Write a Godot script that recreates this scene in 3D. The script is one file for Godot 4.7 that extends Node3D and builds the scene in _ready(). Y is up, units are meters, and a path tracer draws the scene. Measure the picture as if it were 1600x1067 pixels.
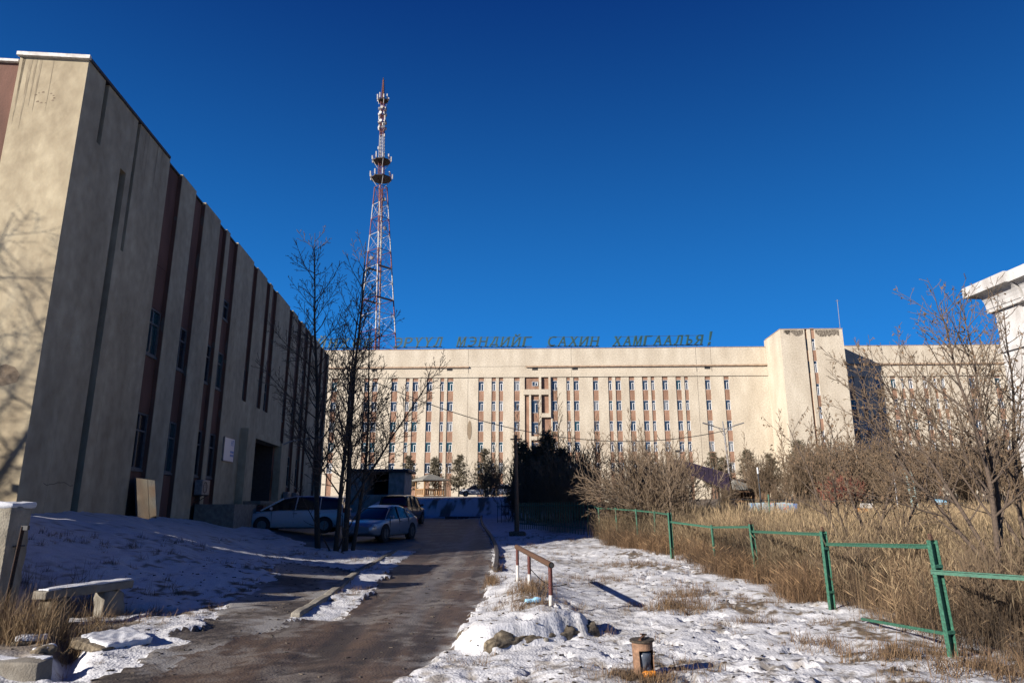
extends Node3D

# ---------------------------------------------------------------- helpers
class MB:
	var v := PackedVector3Array()
	var n := PackedVector3Array()
	var c := PackedColorArray()
	var ix := PackedInt32Array()
	var col := Color(1, 1, 1)
	var use_c := false
	var xf := Transform3D.IDENTITY

	func put(p: Vector3, nn: Vector3) -> int:
		v.append(xf * p)
		n.append((xf.basis * nn).normalized())
		if use_c:
			c.append(col)
		return v.size() - 1

	# a flat polygon, fanned; turned so that its front looks along «out»
	func face(pts: Array, out: Vector3) -> void:
		var nn: Vector3 = (pts[2] - pts[0]).cross(pts[1] - pts[0])
		if nn.length_squared() < 1e-14 and pts.size() > 3:
			nn = (pts[3] - pts[0]).cross(pts[2] - pts[0])
		nn = nn.normalized()
		var flip := nn.dot(out) < 0.0
		if flip:
			nn = -nn
		var base := v.size()
		for p in pts:
			put(p, nn)
		for i in range(1, pts.size() - 1):
			ix.append(base)
			ix.append(base + (i + 1 if flip else i))
			ix.append(base + (i if flip else i + 1))

	func box(ce: Vector3, s: Vector3) -> void:
		var h := s * 0.5
		for k in 3:
			for sg in [-1.0, 1.0]:
				var o := Vector3.ZERO
				o[k] = sg
				var i := (k + 1) % 3
				var j := (k + 2) % 3
				var ps := []
				for q in [[-1, -1], [1, -1], [1, 1], [-1, 1]]:
					var p := ce
					p[k] += sg * h[k]
					p[i] += q[0] * h[i]
					p[j] += q[1] * h[j]
					ps.append(p)
				face(ps, o)

	func span(a: Vector3, b: Vector3) -> void:
		box((a + b) * 0.5, (b - a).abs())

	# a box with chamfered edges
	func cham(ce: Vector3, s: Vector3, b: float) -> void:
		var h := s * 0.5
		var q := h - Vector3(b, b, b)
		for k in 3:
			var i := (k + 1) % 3
			var j := (k + 2) % 3
			for sg in [-1.0, 1.0]:
				var o := Vector3.ZERO
				o[k] = sg
				var ps := []
				for w in [[-1, -1], [1, -1], [1, 1], [-1, 1]]:
					var p := ce
					p[k] += sg * h[k]
					p[i] += w[0] * q[i]
					p[j] += w[1] * q[j]
					ps.append(p)
				face(ps, o)
			for si in [-1.0, 1.0]:
				for sj in [-1.0, 1.0]:
					var a := ce
					a[i] += si * h[i]
					a[j] += sj * q[j]
					var d := ce
					d[i] += si * q[i]
					d[j] += sj * h[j]
					var a2 := a
					var d2 := d
					a[k] -= q[k]
					d[k] -= q[k]
					a2[k] += q[k]
					d2[k] += q[k]
					var o2 := Vector3.ZERO
					o2[i] = si
					o2[j] = sj
					face([a, d, d2, a2], o2)
		for sx in [-1.0, 1.0]:
			for sy in [-1.0, 1.0]:
				for sz in [-1.0, 1.0]:
					var sgn := Vector3(sx, sy, sz)
					face([ce + sgn * Vector3(h.x, q.y, q.z), ce + sgn * Vector3(q.x, h.y, q.z), ce + sgn * Vector3(q.x, q.y, h.z)], sgn)

	# a round tapered bar through the points
	func tube(pts: PackedVector3Array, r: PackedFloat32Array, sides: int, cap := false) -> void:
		var m := pts.size()
		var d := (pts[m - 1] - pts[0]).normalized()
		var u := d.cross(Vector3.UP if absf(d.y) < 0.9 else Vector3.RIGHT).normalized()
		var w := d.cross(u)
		var base := v.size()
		for k in m:
			for s in sides:
				var a := TAU * s / sides
				var o := u * cos(a) + w * sin(a)
				put(pts[k] + o * r[k], o)
		for k in m - 1:
			for s in sides:
				var a0 := base + k * sides + s
				var a1 := base + k * sides + (s + 1) % sides
				ix.append_array(PackedInt32Array([a0, a0 + sides, a1, a1, a0 + sides, a1 + sides]))
		if cap:
			for e in [0, m - 1]:
				var ps := []
				for s in sides:
					ps.append(xf.affine_inverse() * v[base + e * sides + s])
				face(ps, -d if e == 0 else d)

	func rod(a: Vector3, b: Vector3, r: float, sides := 6, cap := false) -> void:
		tube(PackedVector3Array([a, b]), PackedFloat32Array([r, r]), sides, cap)

	# a straight square bar
	func bar(a: Vector3, b: Vector3, w: float, t: float) -> void:
		var d := b - a
		var keep := xf
		var up := Vector3.UP if absf(d.normalized().y) < 0.95 else Vector3.BACK
		xf = keep * Transform3D(Basis.looking_at(d, up), (a + b) * 0.5)
		box(Vector3.ZERO, Vector3(w, t, d.length()))
		xf = keep

	func mesh() -> ArrayMesh:
		var am := ArrayMesh.new()
		if v.is_empty():
			return am
		var arr := []
		arr.resize(Mesh.ARRAY_MAX)
		arr[Mesh.ARRAY_VERTEX] = v
		arr[Mesh.ARRAY_NORMAL] = n
		if use_c:
			arr[Mesh.ARRAY_COLOR] = c
		arr[Mesh.ARRAY_INDEX] = ix
		am.add_surface_from_arrays(Mesh.PRIMITIVE_TRIANGLES, arr)
		return am


var rng := RandomNumberGenerator.new()
var names := {}
var M := {}
var nz := FastNoiseLite.new()      # patches
var nf := FastNoiseLite.new()      # fine bumps
var nr := FastNoiseLite.new()      # ruts
const EYE := 1.7
const LDIR := Vector3(-0.08625, 0, -0.99627)
const LCOR := Vector3(-12.03, 0, -17.0)


func numbered(called: String, parent: Node) -> String:
	var key := str(parent.get_instance_id()) + called
	var k: int = names.get(key, -1) + 1
	names[key] = k
	return called if k == 0 else "%s_%03d" % [called, k]


func part(called: String, what, mat: Material, parent: Node, at := Vector3.ZERO) -> MeshInstance3D:
	var o := MeshInstance3D.new()
	o.name = numbered(called, parent)
	o.mesh = what.mesh() if what is MB else what
	o.material_override = mat
	o.position = at
	parent.add_child(o, true)
	return o


func tag(o: Node, label: String, category: String, group := "", kind := "") -> void:
	o.set_meta("label", label)
	if category:
		o.set_meta("category", category)
	if group:
		o.set_meta("group", group)
	if kind:
		o.set_meta("kind", kind)


func thing(called: String, label: String, category: String, at := Vector3.ZERO, yaw := 0.0, group := "") -> Node3D:
	var o := Node3D.new()
	o.name = numbered(called, self)
	o.position = at
	o.rotation.y = yaw
	add_child(o, true)
	tag(o, label, category, group)
	return o


func dup(src: Node3D, label: String, at: Vector3, yaw: float, sc := 1.0) -> Node3D:
	var r: Node3D = src.duplicate()
	var base := str(src.name).rstrip("0123456789").trim_suffix("_")
	r.name = numbered(base, self)
	add_child(r, true)
	r.position = at
	r.rotation.y = yaw
	r.scale = Vector3.ONE * sc
	r.set_meta("label", label)
	return r


func struct(called: String, mb: MB, mat: Material, label: String) -> MeshInstance3D:
	var o := part(called, mb, mat, self)
	tag(o, label, "", "", "structure")
	return o


func lin(r: float, g: float, b: float) -> Color:
	return Color(r, g, b).linear_to_srgb()


func noise_tex(freq: float, lo: float, hi: float, octaves := 4, seed_ := 1, size := 512, warm := 0.0) -> NoiseTexture2D:
	var t := NoiseTexture2D.new()
	var f := FastNoiseLite.new()
	f.seed = seed_
	f.frequency = freq
	f.fractal_octaves = octaves
	t.noise = f
	t.width = size
	t.height = size
	t.seamless = true
	var g := Gradient.new()
	g.set_color(0, Color(lo, lo * (1.0 - warm), lo * (1.0 - 2.0 * warm)))
	g.set_color(1, Color(hi, hi, hi))
	t.color_ramp = g
	return t


func bump_tex(freq: float, seed_: int, strength := 4.0, octaves := 4) -> NoiseTexture2D:
	var t := NoiseTexture2D.new()
	var f := FastNoiseLite.new()
	f.seed = seed_
	f.frequency = freq
	f.fractal_octaves = octaves
	t.noise = f
	t.width = 512
	t.height = 512
	t.seamless = true
	t.as_normal_map = true
	t.bump_strength = strength
	return t


func mat(c: Color, rough := 0.8, metal := 0.0) -> StandardMaterial3D:
	var m := StandardMaterial3D.new()
	m.albedo_color = c
	m.roughness = rough
	m.metallic = metal
	return m


# a rough mineral or painted surface: tone that drifts, streaks and grain
func worn(c: Color, tex: Texture2D, sc: Vector3, rough := 0.9, nrm: Texture2D = null, ns := 0.6, metal := 0.0) -> StandardMaterial3D:
	var m := mat(c, rough, metal)
	m.albedo_texture = tex
	m.uv1_triplanar = true
	m.uv1_world_triplanar = true
	m.uv1_scale = sc
	if nrm:
		m.normal_enabled = true
		m.normal_texture = nrm
		m.normal_scale = ns
	return m


func fine(m: StandardMaterial3D, tex: Texture2D, sc: float) -> StandardMaterial3D:
	m.detail_enabled = true
	m.detail_blend_mode = BaseMaterial3D.BLEND_MODE_MUL
	m.detail_uv_layer = BaseMaterial3D.DETAIL_UV_2
	m.detail_albedo = tex
	m.uv2_triplanar = true
	m.uv2_world_triplanar = true
	m.uv2_scale = Vector3(sc, sc, sc)
	return m


func make_materials() -> void:
	var streak := noise_tex(0.012, 0.86, 1.0, 5, 11, 512, 0.02)
	var blotch := noise_tex(0.008, 0.75, 1.0, 5, 12, 512, 0.03)
	var grain := noise_tex(0.09, 0.8, 1.0, 3, 13)
	var gritn := bump_tex(0.08, 14, 3.0)
	var rusty := noise_tex(0.03, 0.25, 1.0, 4, 15, 256, 0.12)
	M.cream_near = fine(worn(lin(0.47, 0.405, 0.275), noise_tex(0.018, 0.84, 1.0, 7, 71, 1024, 0.02), Vector3(0.12, 0.09, 0.12), 0.92, gritn, 0.10), noise_tex(0.012, 0.80, 1.0, 5, 72, 512, 0.02), 1.0)
	M.cream_near.uv2_scale = Vector3(0.12, 0.035, 0.12)
	M.run = worn(lin(0.31, 0.26, 0.175), blotch, Vector3(2, 0.5, 2), 0.95)
	M.brown_near = fine(worn(lin(0.175, 0.082, 0.056), blotch, Vector3(0.3, 0.1, 0.3), 0.92, gritn, 0.12), grain, 0.6)
	M.cream_far = fine(worn(lin(0.555, 0.495, 0.395), streak, Vector3(0.05, 0.02, 0.05), 0.92), grain, 0.08)
	M.cream_shade = fine(worn(lin(0.68, 0.56, 0.41), blotch, Vector3(0.06, 0.04, 0.06), 0.92), grain, 0.08)
	M.tan_far = fine(worn(lin(0.34, 0.20, 0.135), blotch, Vector3(0.2, 0.08, 0.2), 0.92), grain, 0.1)
	M.ledge = worn(lin(0.36, 0.26, 0.18), blotch, Vector3(0.3, 0.3, 0.3), 0.9)
	M.crack = mat(lin(0.09, 0.07, 0.055), 0.95)
	M.peel = worn(lin(0.24, 0.185, 0.125), blotch, Vector3(1.5, 1.5, 1.5), 0.95)
	M.peel_grey = worn(lin(0.34, 0.30, 0.24), rusty, Vector3(0.5, 0.5, 0.5), 0.95)
	M.white_wall = fine(worn(lin(0.62, 0.62, 0.62), blotch, Vector3(0.2, 0.1, 0.2), 0.85), grain, 0.3)
	M.pane_navy = mat(lin(0.022, 0.035, 0.055), 0.12)
	M.pane_teal = mat(lin(0.015, 0.045, 0.055), 0.15)
	M.pane_dark = mat(lin(0.015, 0.018, 0.022), 0.15)
	M.pane_curtain = mat(lin(0.13, 0.14, 0.15), 0.3)
	M.pane_blue = mat(lin(0.03, 0.10, 0.22), 0.1)
	M.frame = mat(lin(0.5, 0.5, 0.5), 0.5)
	M.frame_old = worn(lin(0.10, 0.105, 0.11), blotch, Vector3(2, 2, 2), 0.7)
	M.dark = mat(lin(0.012, 0.012, 0.013), 0.9)
	M.coping = worn(lin(0.05, 0.042, 0.04), blotch, Vector3(1, 1, 1), 0.7)
	M.coping_white = worn(lin(0.62, 0.61, 0.58), blotch, Vector3(1, 1, 1), 0.7)
	M.concrete = fine(worn(lin(0.27, 0.25, 0.21), blotch, Vector3(0.9, 0.9, 0.9), 0.95, gritn, 0.8), grain, 1.6)
	M.concrete_wall = fine(worn(lin(0.36, 0.33, 0.26), blotch, Vector3(0.7, 0.5, 0.7), 0.95, gritn, 0.8), grain, 1.6)
	M.stone = fine(worn(lin(0.36, 0.30, 0.21), rusty, Vector3(2, 2, 2), 0.95, gritn, 1.2), grain, 3.0)
	M.snow = worn(lin(0.56, 0.57, 0.60), grain, Vector3(1.3, 1.3, 1.3), 0.8, gritn, 0.8)
	M.red_metal = worn(lin(0.15, 0.028, 0.022), blotch, Vector3(0.5, 0.5, 0.5), 0.6)
	M.white_metal = worn(lin(0.40, 0.40, 0.40), blotch, Vector3(0.5, 0.5, 0.5), 0.55)
	M.grey_metal = worn(lin(0.22, 0.22, 0.23), blotch, Vector3(1, 1, 1), 0.5, null, 0.0, 0.3)
	M.black_metal = mat(lin(0.02, 0.02, 0.022), 0.6)
	M.deck = worn(lin(0.06, 0.045, 0.04), blotch, Vector3(0.5, 0.5, 0.5), 0.8)
	M.letter = mat(lin(0.009, 0.036, 0.044), 0.5)
	M.letter_edge = mat(lin(0.012, 0.06, 0.055), 0.6)
	M.green = fine(worn(lin(0.055, 0.20, 0.13), noise_tex(0.02, 0.55, 1.0, 5, 31), Vector3(2.5, 2.5, 2.5), 0.55, gritn, 0.3), grain, 4.0)
	M.rail_red = fine(worn(lin(0.30, 0.055, 0.035), noise_tex(0.02, 0.5, 1.0, 5, 32), Vector3(4, 4, 4), 0.7, gritn, 0.4), rusty, 6.0)
	M.rail_rust = fine(worn(lin(0.34, 0.17, 0.09), noise_tex(0.02, 0.5, 1.0, 5, 33), Vector3(4, 4, 4), 0.8, gritn, 0.5), rusty, 6.0)
	M.rail_white = fine(worn(lin(0.72, 0.68, 0.64), noise_tex(0.02, 0.7, 1.0, 5, 34), Vector3(6, 6, 6), 0.7, gritn, 0.4), grain, 6.0)
	M.rust_can = fine(worn(lin(0.33, 0.185, 0.11), noise_tex(0.02, 0.6, 1.0, 5, 35), Vector3(2, 2, 2), 0.85, gritn, 0.6), grain, 4.0)
	M.rust_lid = fine(worn(lin(0.15, 0.11, 0.07), noise_tex(0.02, 0.45, 1.0, 5, 36), Vector3(5, 5, 5), 0.85, gritn, 0.6), rusty, 4.0)
	M.wood = worn(lin(0.34, 0.18, 0.07), noise_tex(0.03, 0.7, 1.0, 4, 37), Vector3(2, 0.5, 2), 0.7)
	M.wood_dark = worn(lin(0.20, 0.11, 0.06), noise_tex(0.03, 0.6, 1.0, 4, 38), Vector3(2, 0.5, 2), 0.8)
	M.roof_grey = worn(lin(0.20, 0.20, 0.18), blotch, Vector3(0.8, 0.8, 0.8), 0.9)
	M.purple = worn(lin(0.022, 0.012, 0.032), blotch, Vector3(0.6, 0.6, 0.6), 0.6)
	M.shed = worn(lin(0.30, 0.29, 0.28), blotch, Vector3(0.5, 0.3, 0.5), 0.9)
	M.bark = fine(worn(lin(0.075, 0.058, 0.045), noise_tex(0.03, 0.5, 1.0, 4, 41), Vector3(4, 1.2, 4), 0.95, gritn, 1.0), grain, 6.0)
	M.twig = mat(lin(0.085, 0.062, 0.048), 0.9)
	M.bark_warm = fine(worn(lin(0.16, 0.115, 0.085), noise_tex(0.03, 0.5, 1.0, 4, 42), Vector3(4, 1.2, 4), 0.95, gritn, 1.0), grain, 6.0)
	M.twig_warm = mat(lin(0.125, 0.086, 0.052), 0.9)
	M.twig_brown = mat(lin(0.112, 0.078, 0.048), 0.9)
	M.twig_pale = mat(lin(0.18, 0.135, 0.095), 0.9)
	M.twig_red = mat(lin(0.18, 0.06, 0.04), 0.9)
	for a in [["needle", 0.075, 0.062, 0.036], ["leaf_dry", 0.105, 0.066, 0.036], ["leaf_dark", 0.12, 0.07, 0.035]]:
		var m := mat(lin(a[1], a[2], a[3]), 0.85)
		m.cull_mode = BaseMaterial3D.CULL_DISABLED
		m.backlight_enabled = true
		m.backlight = lin(a[1] * 0.35, a[2] * 0.35, a[3] * 0.3)
		M[a[0]] = m
	var g := mat(Color(1, 1, 1), 0.9)
	g.vertex_color_use_as_albedo = true
	g.cull_mode = BaseMaterial3D.CULL_DISABLED
	g.backlight_enabled = true
	g.backlight = lin(0.10, 0.07, 0.03)
	M.grass = g
	var grit := noise_tex(0.16, 0.42, 1.0, 3, 61, 1024)
	var gt := noise_tex(0.05, 0.82, 1.0, 5, 51, 1024)
	for a in [["ground", 0.85, 0.7], ["road", 0.66, 0.45], ["path", 0.64, 0.45]]:
		var m := mat(Color(1, 1, 1), a[1])
		m.vertex_color_use_as_albedo = true
		m.albedo_texture = gt
		m.uv1_triplanar = true
		m.uv1_world_triplanar = true
		m.uv1_scale = Vector3(0.7, 0.7, 0.7)
		m.normal_enabled = true
		m.normal_texture = bump_tex(0.06, 52, 5.0, 5)
		m.normal_scale = a[2]
		fine(m, grain if a[0] == "ground" else grit, 2.7 if a[0] == "ground" else 1.9)
		M[a[0]] = m
	M.car_white = mat(lin(0.34, 0.36, 0.40), 0.35)
	M.car_silver = mat(lin(0.20, 0.235, 0.29), 0.3, 0.3)
	M.car_black = mat(lin(0.02, 0.02, 0.024), 0.3)
	for k in ["car_white", "car_silver", "car_black"]:
		M[k].clearcoat_enabled = true
		M[k].clearcoat = 0.7
		M[k].clearcoat_roughness = 0.1
	M.car_glass = mat(lin(0.012, 0.014, 0.017), 0.08)
	M.tyre = mat(lin(0.02, 0.02, 0.02), 0.9)
	M.rim = mat(lin(0.14, 0.14, 0.145), 0.4, 0.5)
	M.lamp_glass = mat(lin(0.55, 0.56, 0.58), 0.15)
	M.lamp_red = mat(lin(0.28, 0.02, 0.015), 0.25)
	M.sign_white = mat(lin(0.46, 0.48, 0.53), 0.4)
	M.sign_blue = mat(lin(0.02, 0.14, 0.42), 0.4)
	M.mirror = mat(lin(0.20, 0.20, 0.18), 0.06, 0.95)
	M.bag = mat(lin(0.06, 0.07, 0.09), 0.35)
	M.wrapper = mat(lin(0.75, 0.28, 0.04), 0.4)
	M.blue_bag = mat(lin(0.25, 0.50, 0.70), 0.5)
	M.pale_green = mat(lin(0.20, 0.27, 0.26), 0.6)
	M.bin_red = worn(lin(0.22, 0.03, 0.02), blotch, Vector3(2, 2, 2), 0.6)


# ---------------------------------------------------------------- terrain
var cx := PackedFloat32Array()
var cz := PackedFloat32Array()
var cw := PackedFloat64Array()


func solve_terrain() -> void:
	var p := [[0, -5, 0], [-6, -6, 0], [6, -6, 0.05], [0, -10, 0], [-3, -9, 0], [-5, -9.5, 0.1], [4, -9, 0.05], [-1, -15, 0.05], [-1.5, -22, 0.12], [-2.5, -30, 0.25], [-3.5, -40, 0.45], [-4, -50, 0.75], [3, -15, 0.1], [5.5, -12, 0.1], [5, -21, 0.25], [3.5, -30, 0.5], [8, -15, 0.1], [12, -25, 0.4], [10, -40, 0.9], [20, -30, 0.5], [20, -10, 0.1],
		[-7.2, -10.3, 0.2], [-9, -11, 0.75], [-8.2, -13, 0.75], [-12, -16.9, 1.5], [-12.3, -21, 1.45], [-12.7, -26.8, 1.2], [-13.2, -33, 0.85], [-13.6, -36.5, 0.5], [-14.2, -42, 0.5], [-15.2, -54, 0.7], [-8, -30, 0.28], [-10, -36, 0.42], [-6.0, -25, 0.2], [-5.6, -12.6, 0.18], [-7.0, -21, 0.25], [-9.3, -16, 1.05], [-9.8, -21, 0.95], [-11, -27, 0.8], [-20, -15, 1.75], [-20, -6, 1.1], [-14, -9, 1.1], [-30, -35, 1.8],
		[-4, -57, 1.05], [-14, -58, 1.0], [10, -52, 1.35], [20, -58, 1.8], [30, -60, 1.9], [0, -70, 1.25], [-20, -70, 1.2], [20, -75, 2.3], [0, -90, 1.62], [-20, -90, 1.62], [40, -90, 2.9], [0, -113, 1.85], [60, -113, 3.1], [-50, -113, 1.85], [0, -30, 0.32], [0, -40, 0.5], [30, 0, 0.1], [-30, 0, 0.8], [0, 20, -0.3]]
	var m := p.size()
	var a := []
	for i in m:
		cx.append(p[i][0])
		cz.append(p[i][1])
		var row := PackedFloat64Array()
		for j in m:
			row.append(sqrt(pow(p[i][0] - p[j][0], 2) + pow(p[i][1] - p[j][1], 2) + 2.0) + (0.08 if i == j else 0.0))
		row.append(p[i][2])
		a.append(row)
	for i in m:
		var best := i
		for k in range(i + 1, m):
			if absf(a[k][i]) > absf(a[best][i]):
				best = k
		var tmp = a[i]
		a[i] = a[best]
		a[best] = tmp
		var ri: PackedFloat64Array = a[i]
		for k in range(i + 1, m):
			var rk: PackedFloat64Array = a[k]
			var f := rk[i] / ri[i]
			for j in range(i, m + 1):
				rk[j] -= f * ri[j]
			a[k] = rk
	cw.resize(m)
	for i in range(m - 1, -1, -1):
		var ri: PackedFloat64Array = a[i]
		var s := ri[m]
		for j in range(i + 1, m):
			s -= ri[j] * cw[j]
		cw[i] = s / ri[i]


func sm(a: float, b: float, x: float) -> float:
	return smoothstep(a, b, x)


func smooth_h(x: float, z: float) -> float:
	var far := sm(90.0, 160.0, sqrt(x * x + z * z * 0.6))
	var h := 0.0
	if far < 1.0:
		for i in cx.size():
			var dx := x - cx[i]
			var dz := z - cz[i]
			h += cw[i] * sqrt(dx * dx + dz * dz + 2.0)
	# the snowed-up bank beyond the end of the road
	h += 1.25 * sm(53.1, 54.9, -z) * sm(-13.0, -10.0, x) * (1.0 - sm(3.5, 10.0, x))
	h += 1.25 * sm(56.0, 60.0, -z) * (1.0 - sm(-13.0, -10.0, x))
	return lerpf(h, 3.0 if z < 0.0 else 0.0, far)


func road_l(z: float) -> float:
	# left edge of the drive, where the kerb runs
	var d := -z
	if d < 11.0:
		return lerpf(-3.7, -3.2, sm(8.5, 10.8, d))
	return lerpf(lerpf(-2.65, -3.4, sm(11.0, 24.0, d)), -4.95, sm(24.0, 50.0, d))


func road_r(z: float) -> float:
	var d := -z
	if d < 9.0:
		return lerpf(-1.5, -0.82, sm(6.0, 9.0, d))
	return lerpf(lerpf(-0.75, -0.5, sm(9.0, 14.0, d)), lerpf(-0.55, -2.35, sm(20.0, 54.0, d)), sm(14.0, 24.0, d))


func zone(x: float, z: float) -> int:
	# 0 snow and soil, 1 drive, 2 icy side path and parking yard
	var d := -z
	var e := nz.get_noise_2d(x * 14.0, z * 14.0) * 0.22 + nf.get_noise_2d(x * 9.0, z * 9.0) * 0.12
	if d > 5.0 and d < 50.6 + e * 0.5:
		if x > road_l(z) + e and x < road_r(z) + e * 0.6:
			return 1
	if d < 7.25 + e * 0.5 and d > 2.0 and x < -1.2 + e:
		return 1
	if d > 7.0 and d <= 25.0:
		var toe := lerpf(-4.15, -4.75, sm(9.0, 12.6, d))
		toe = lerpf(toe, -6.2, sm(12.6, 21.0, d))
		var inner := lerpf(-3.35, -4.1, sm(12.0, 24.0, d)) if d > 10.8 else -2.5
		if d > 17.0 and d < 25.0:
			inner = lerpf(inner, -6.6, sm(17.0, 19.5, d))
		if x > toe + e * 1.4 and x < inner + e * 0.3:
			return 2
	if d > 25.0 and d < 52.0 and x < road_l(z) + e and x > -13.0 + (1.0 - sm(25.0, 36.0, d)) * 5.5 + e:
		return 2
	return 0


func ht(x: float, z: float) -> float:
	return smooth_h(x, z) + rough_h(x, z, zone(x, z))


var feet := {}


func walk() -> void:
	# footprints of people who crossed the snow
	var r2 := RandomNumberGenerator.new()
	r2.seed = 5
	for w in 11:
		var p := Vector2(r2.randf_range(0.7, 3.2), -6.0) if w < 6 else Vector2(r2.randf_range(-1.0, 4.0), r2.randf_range(-8.0, -6.0))
		var d := Vector2(r2.randf_range(-0.05, 0.16), -1.0).normalized() if w < 6 else Vector2(r2.randf_range(-0.9, 0.9), -0.6).normalized()
		for k in (32 if w < 6 else 9):
			d = d.rotated(r2.randf_range(-0.08, 0.08))
			p += d * r2.randf_range(0.5, 0.66)
			var side := Vector2(-d.y, d.x) * (0.09 if k % 2 else -0.09)
			var q := p + side
			var key := Vector2i(floori(q.x), floori(q.y))
			for ox in [-1, 0, 1]:
				for oy in [-1, 0, 1]:
					var k2 := key + Vector2i(ox, oy)
					if not feet.has(k2):
						feet[k2] = []
					feet[k2].append([q, d])


func rough_h(x: float, z: float, zn: int) -> float:
	var d := -z
	if feet.is_empty():
		walk()
	var near := 1.0 - sm(35.0, 70.0, Vector2(x, z).length())
	if near <= 0.0:
		return 0.0
	var r := 0.0
	if zn == 1:
		r = nf.get_noise_2d(x * 5.0, z * 3.0) * 0.012 + nr.get_noise_2d(x * 2.6, z * 0.35) * 0.03 - 0.02
	elif zn == 2:
		r = nf.get_noise_2d(x * 4.0, z * 4.0) * 0.018 + nz.get_noise_2d(x * 3.0, z * 3.0) * 0.03 - 0.01
	else:
		r = nf.get_noise_2d(x * 7.0, z * 7.0) * 0.035 + nz.get_noise_2d(x * 5.0, z * 5.0) * 0.07 + absf(nf.get_noise_2d(x * 13.0 + 50.0, z * 13.0)) * 0.032 * (0.4 + sm(-0.2, 0.3, nz.get_noise_2d(x * 3.0, z * 3.0 + 20.0)))
		# trodden hollow of the footway right of the drive
		var fw := 1.75 + 0.03 * (d - 12.0)
		r -= 0.07 * exp(-pow((x - fw) / 0.8, 2.0)) * sm(8.0, 11.0, d) * (1.0 - sm(20.0, 28.0, d))
		# ridge between drive and footway that carries the rail
		r += 0.14 * exp(-pow((x - 0.35) / 0.55, 2.0)) * sm(9.0, 10.5, d) * (1.0 - sm(15.0, 17.0, d))
		# gully beside the lower slab, left
		r -= 0.22 * exp(-pow((x + 4.95 + 0.55 * (d - 8.2)) / 0.16, 2.0)) * sm(7.4, 7.9, d) * (1.0 - sm(9.6, 10.2, d))
		r -= 0.30 * exp(-(pow((x + 6.05) / 0.5, 2.0) + pow((d - 11.35 - 0.25 * (x + 6.05)) / 0.16, 2.0)))
		r -= 0.45 * exp(-(pow((x + 6.9) / 0.55, 2.0) + pow((d - 11.2) / 0.35, 2.0)))
		for ft in feet.get(Vector2i(floori(x), floori(z)), []):
			var o: Vector2 = Vector2(x, z) - ft[0]
			var al: float = o.dot(ft[1])
			var ac: float = o.x * ft[1].y - o.y * ft[1].x
			var ee := pow(al / 0.15, 2.0) + pow(ac / 0.065, 2.0)
			if ee < 2.2:
				r += -0.045 * (1.0 - sm(0.5, 1.1, ee)) + 0.014 * sm(0.9, 1.2, ee) * (1.0 - sm(1.3, 2.2, ee))
		# snow drifted over the broken block
		var bu := (x - 0.15) * 0.814 - (z + 9.55) * 0.581
		var bv := (x - 0.15) * 0.581 + (z + 9.55) * 0.814
		var wob := nf.get_noise_2d(x * 8.0, z * 8.0 + 70.0) * 0.07
		r += 0.27 * (1.0 - sm(0.72, 1.12, absf(bu - 0.12) + wob)) * (1.0 - sm(0.20, 0.46, absf(bv + 0.03) + wob))
		# mound round the little bin
		r += 0.05 * exp(-(pow((x - 1.3) / 0.5, 2.0) + pow((d - 7.5) / 0.4, 2.0)))
	return r * near


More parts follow.
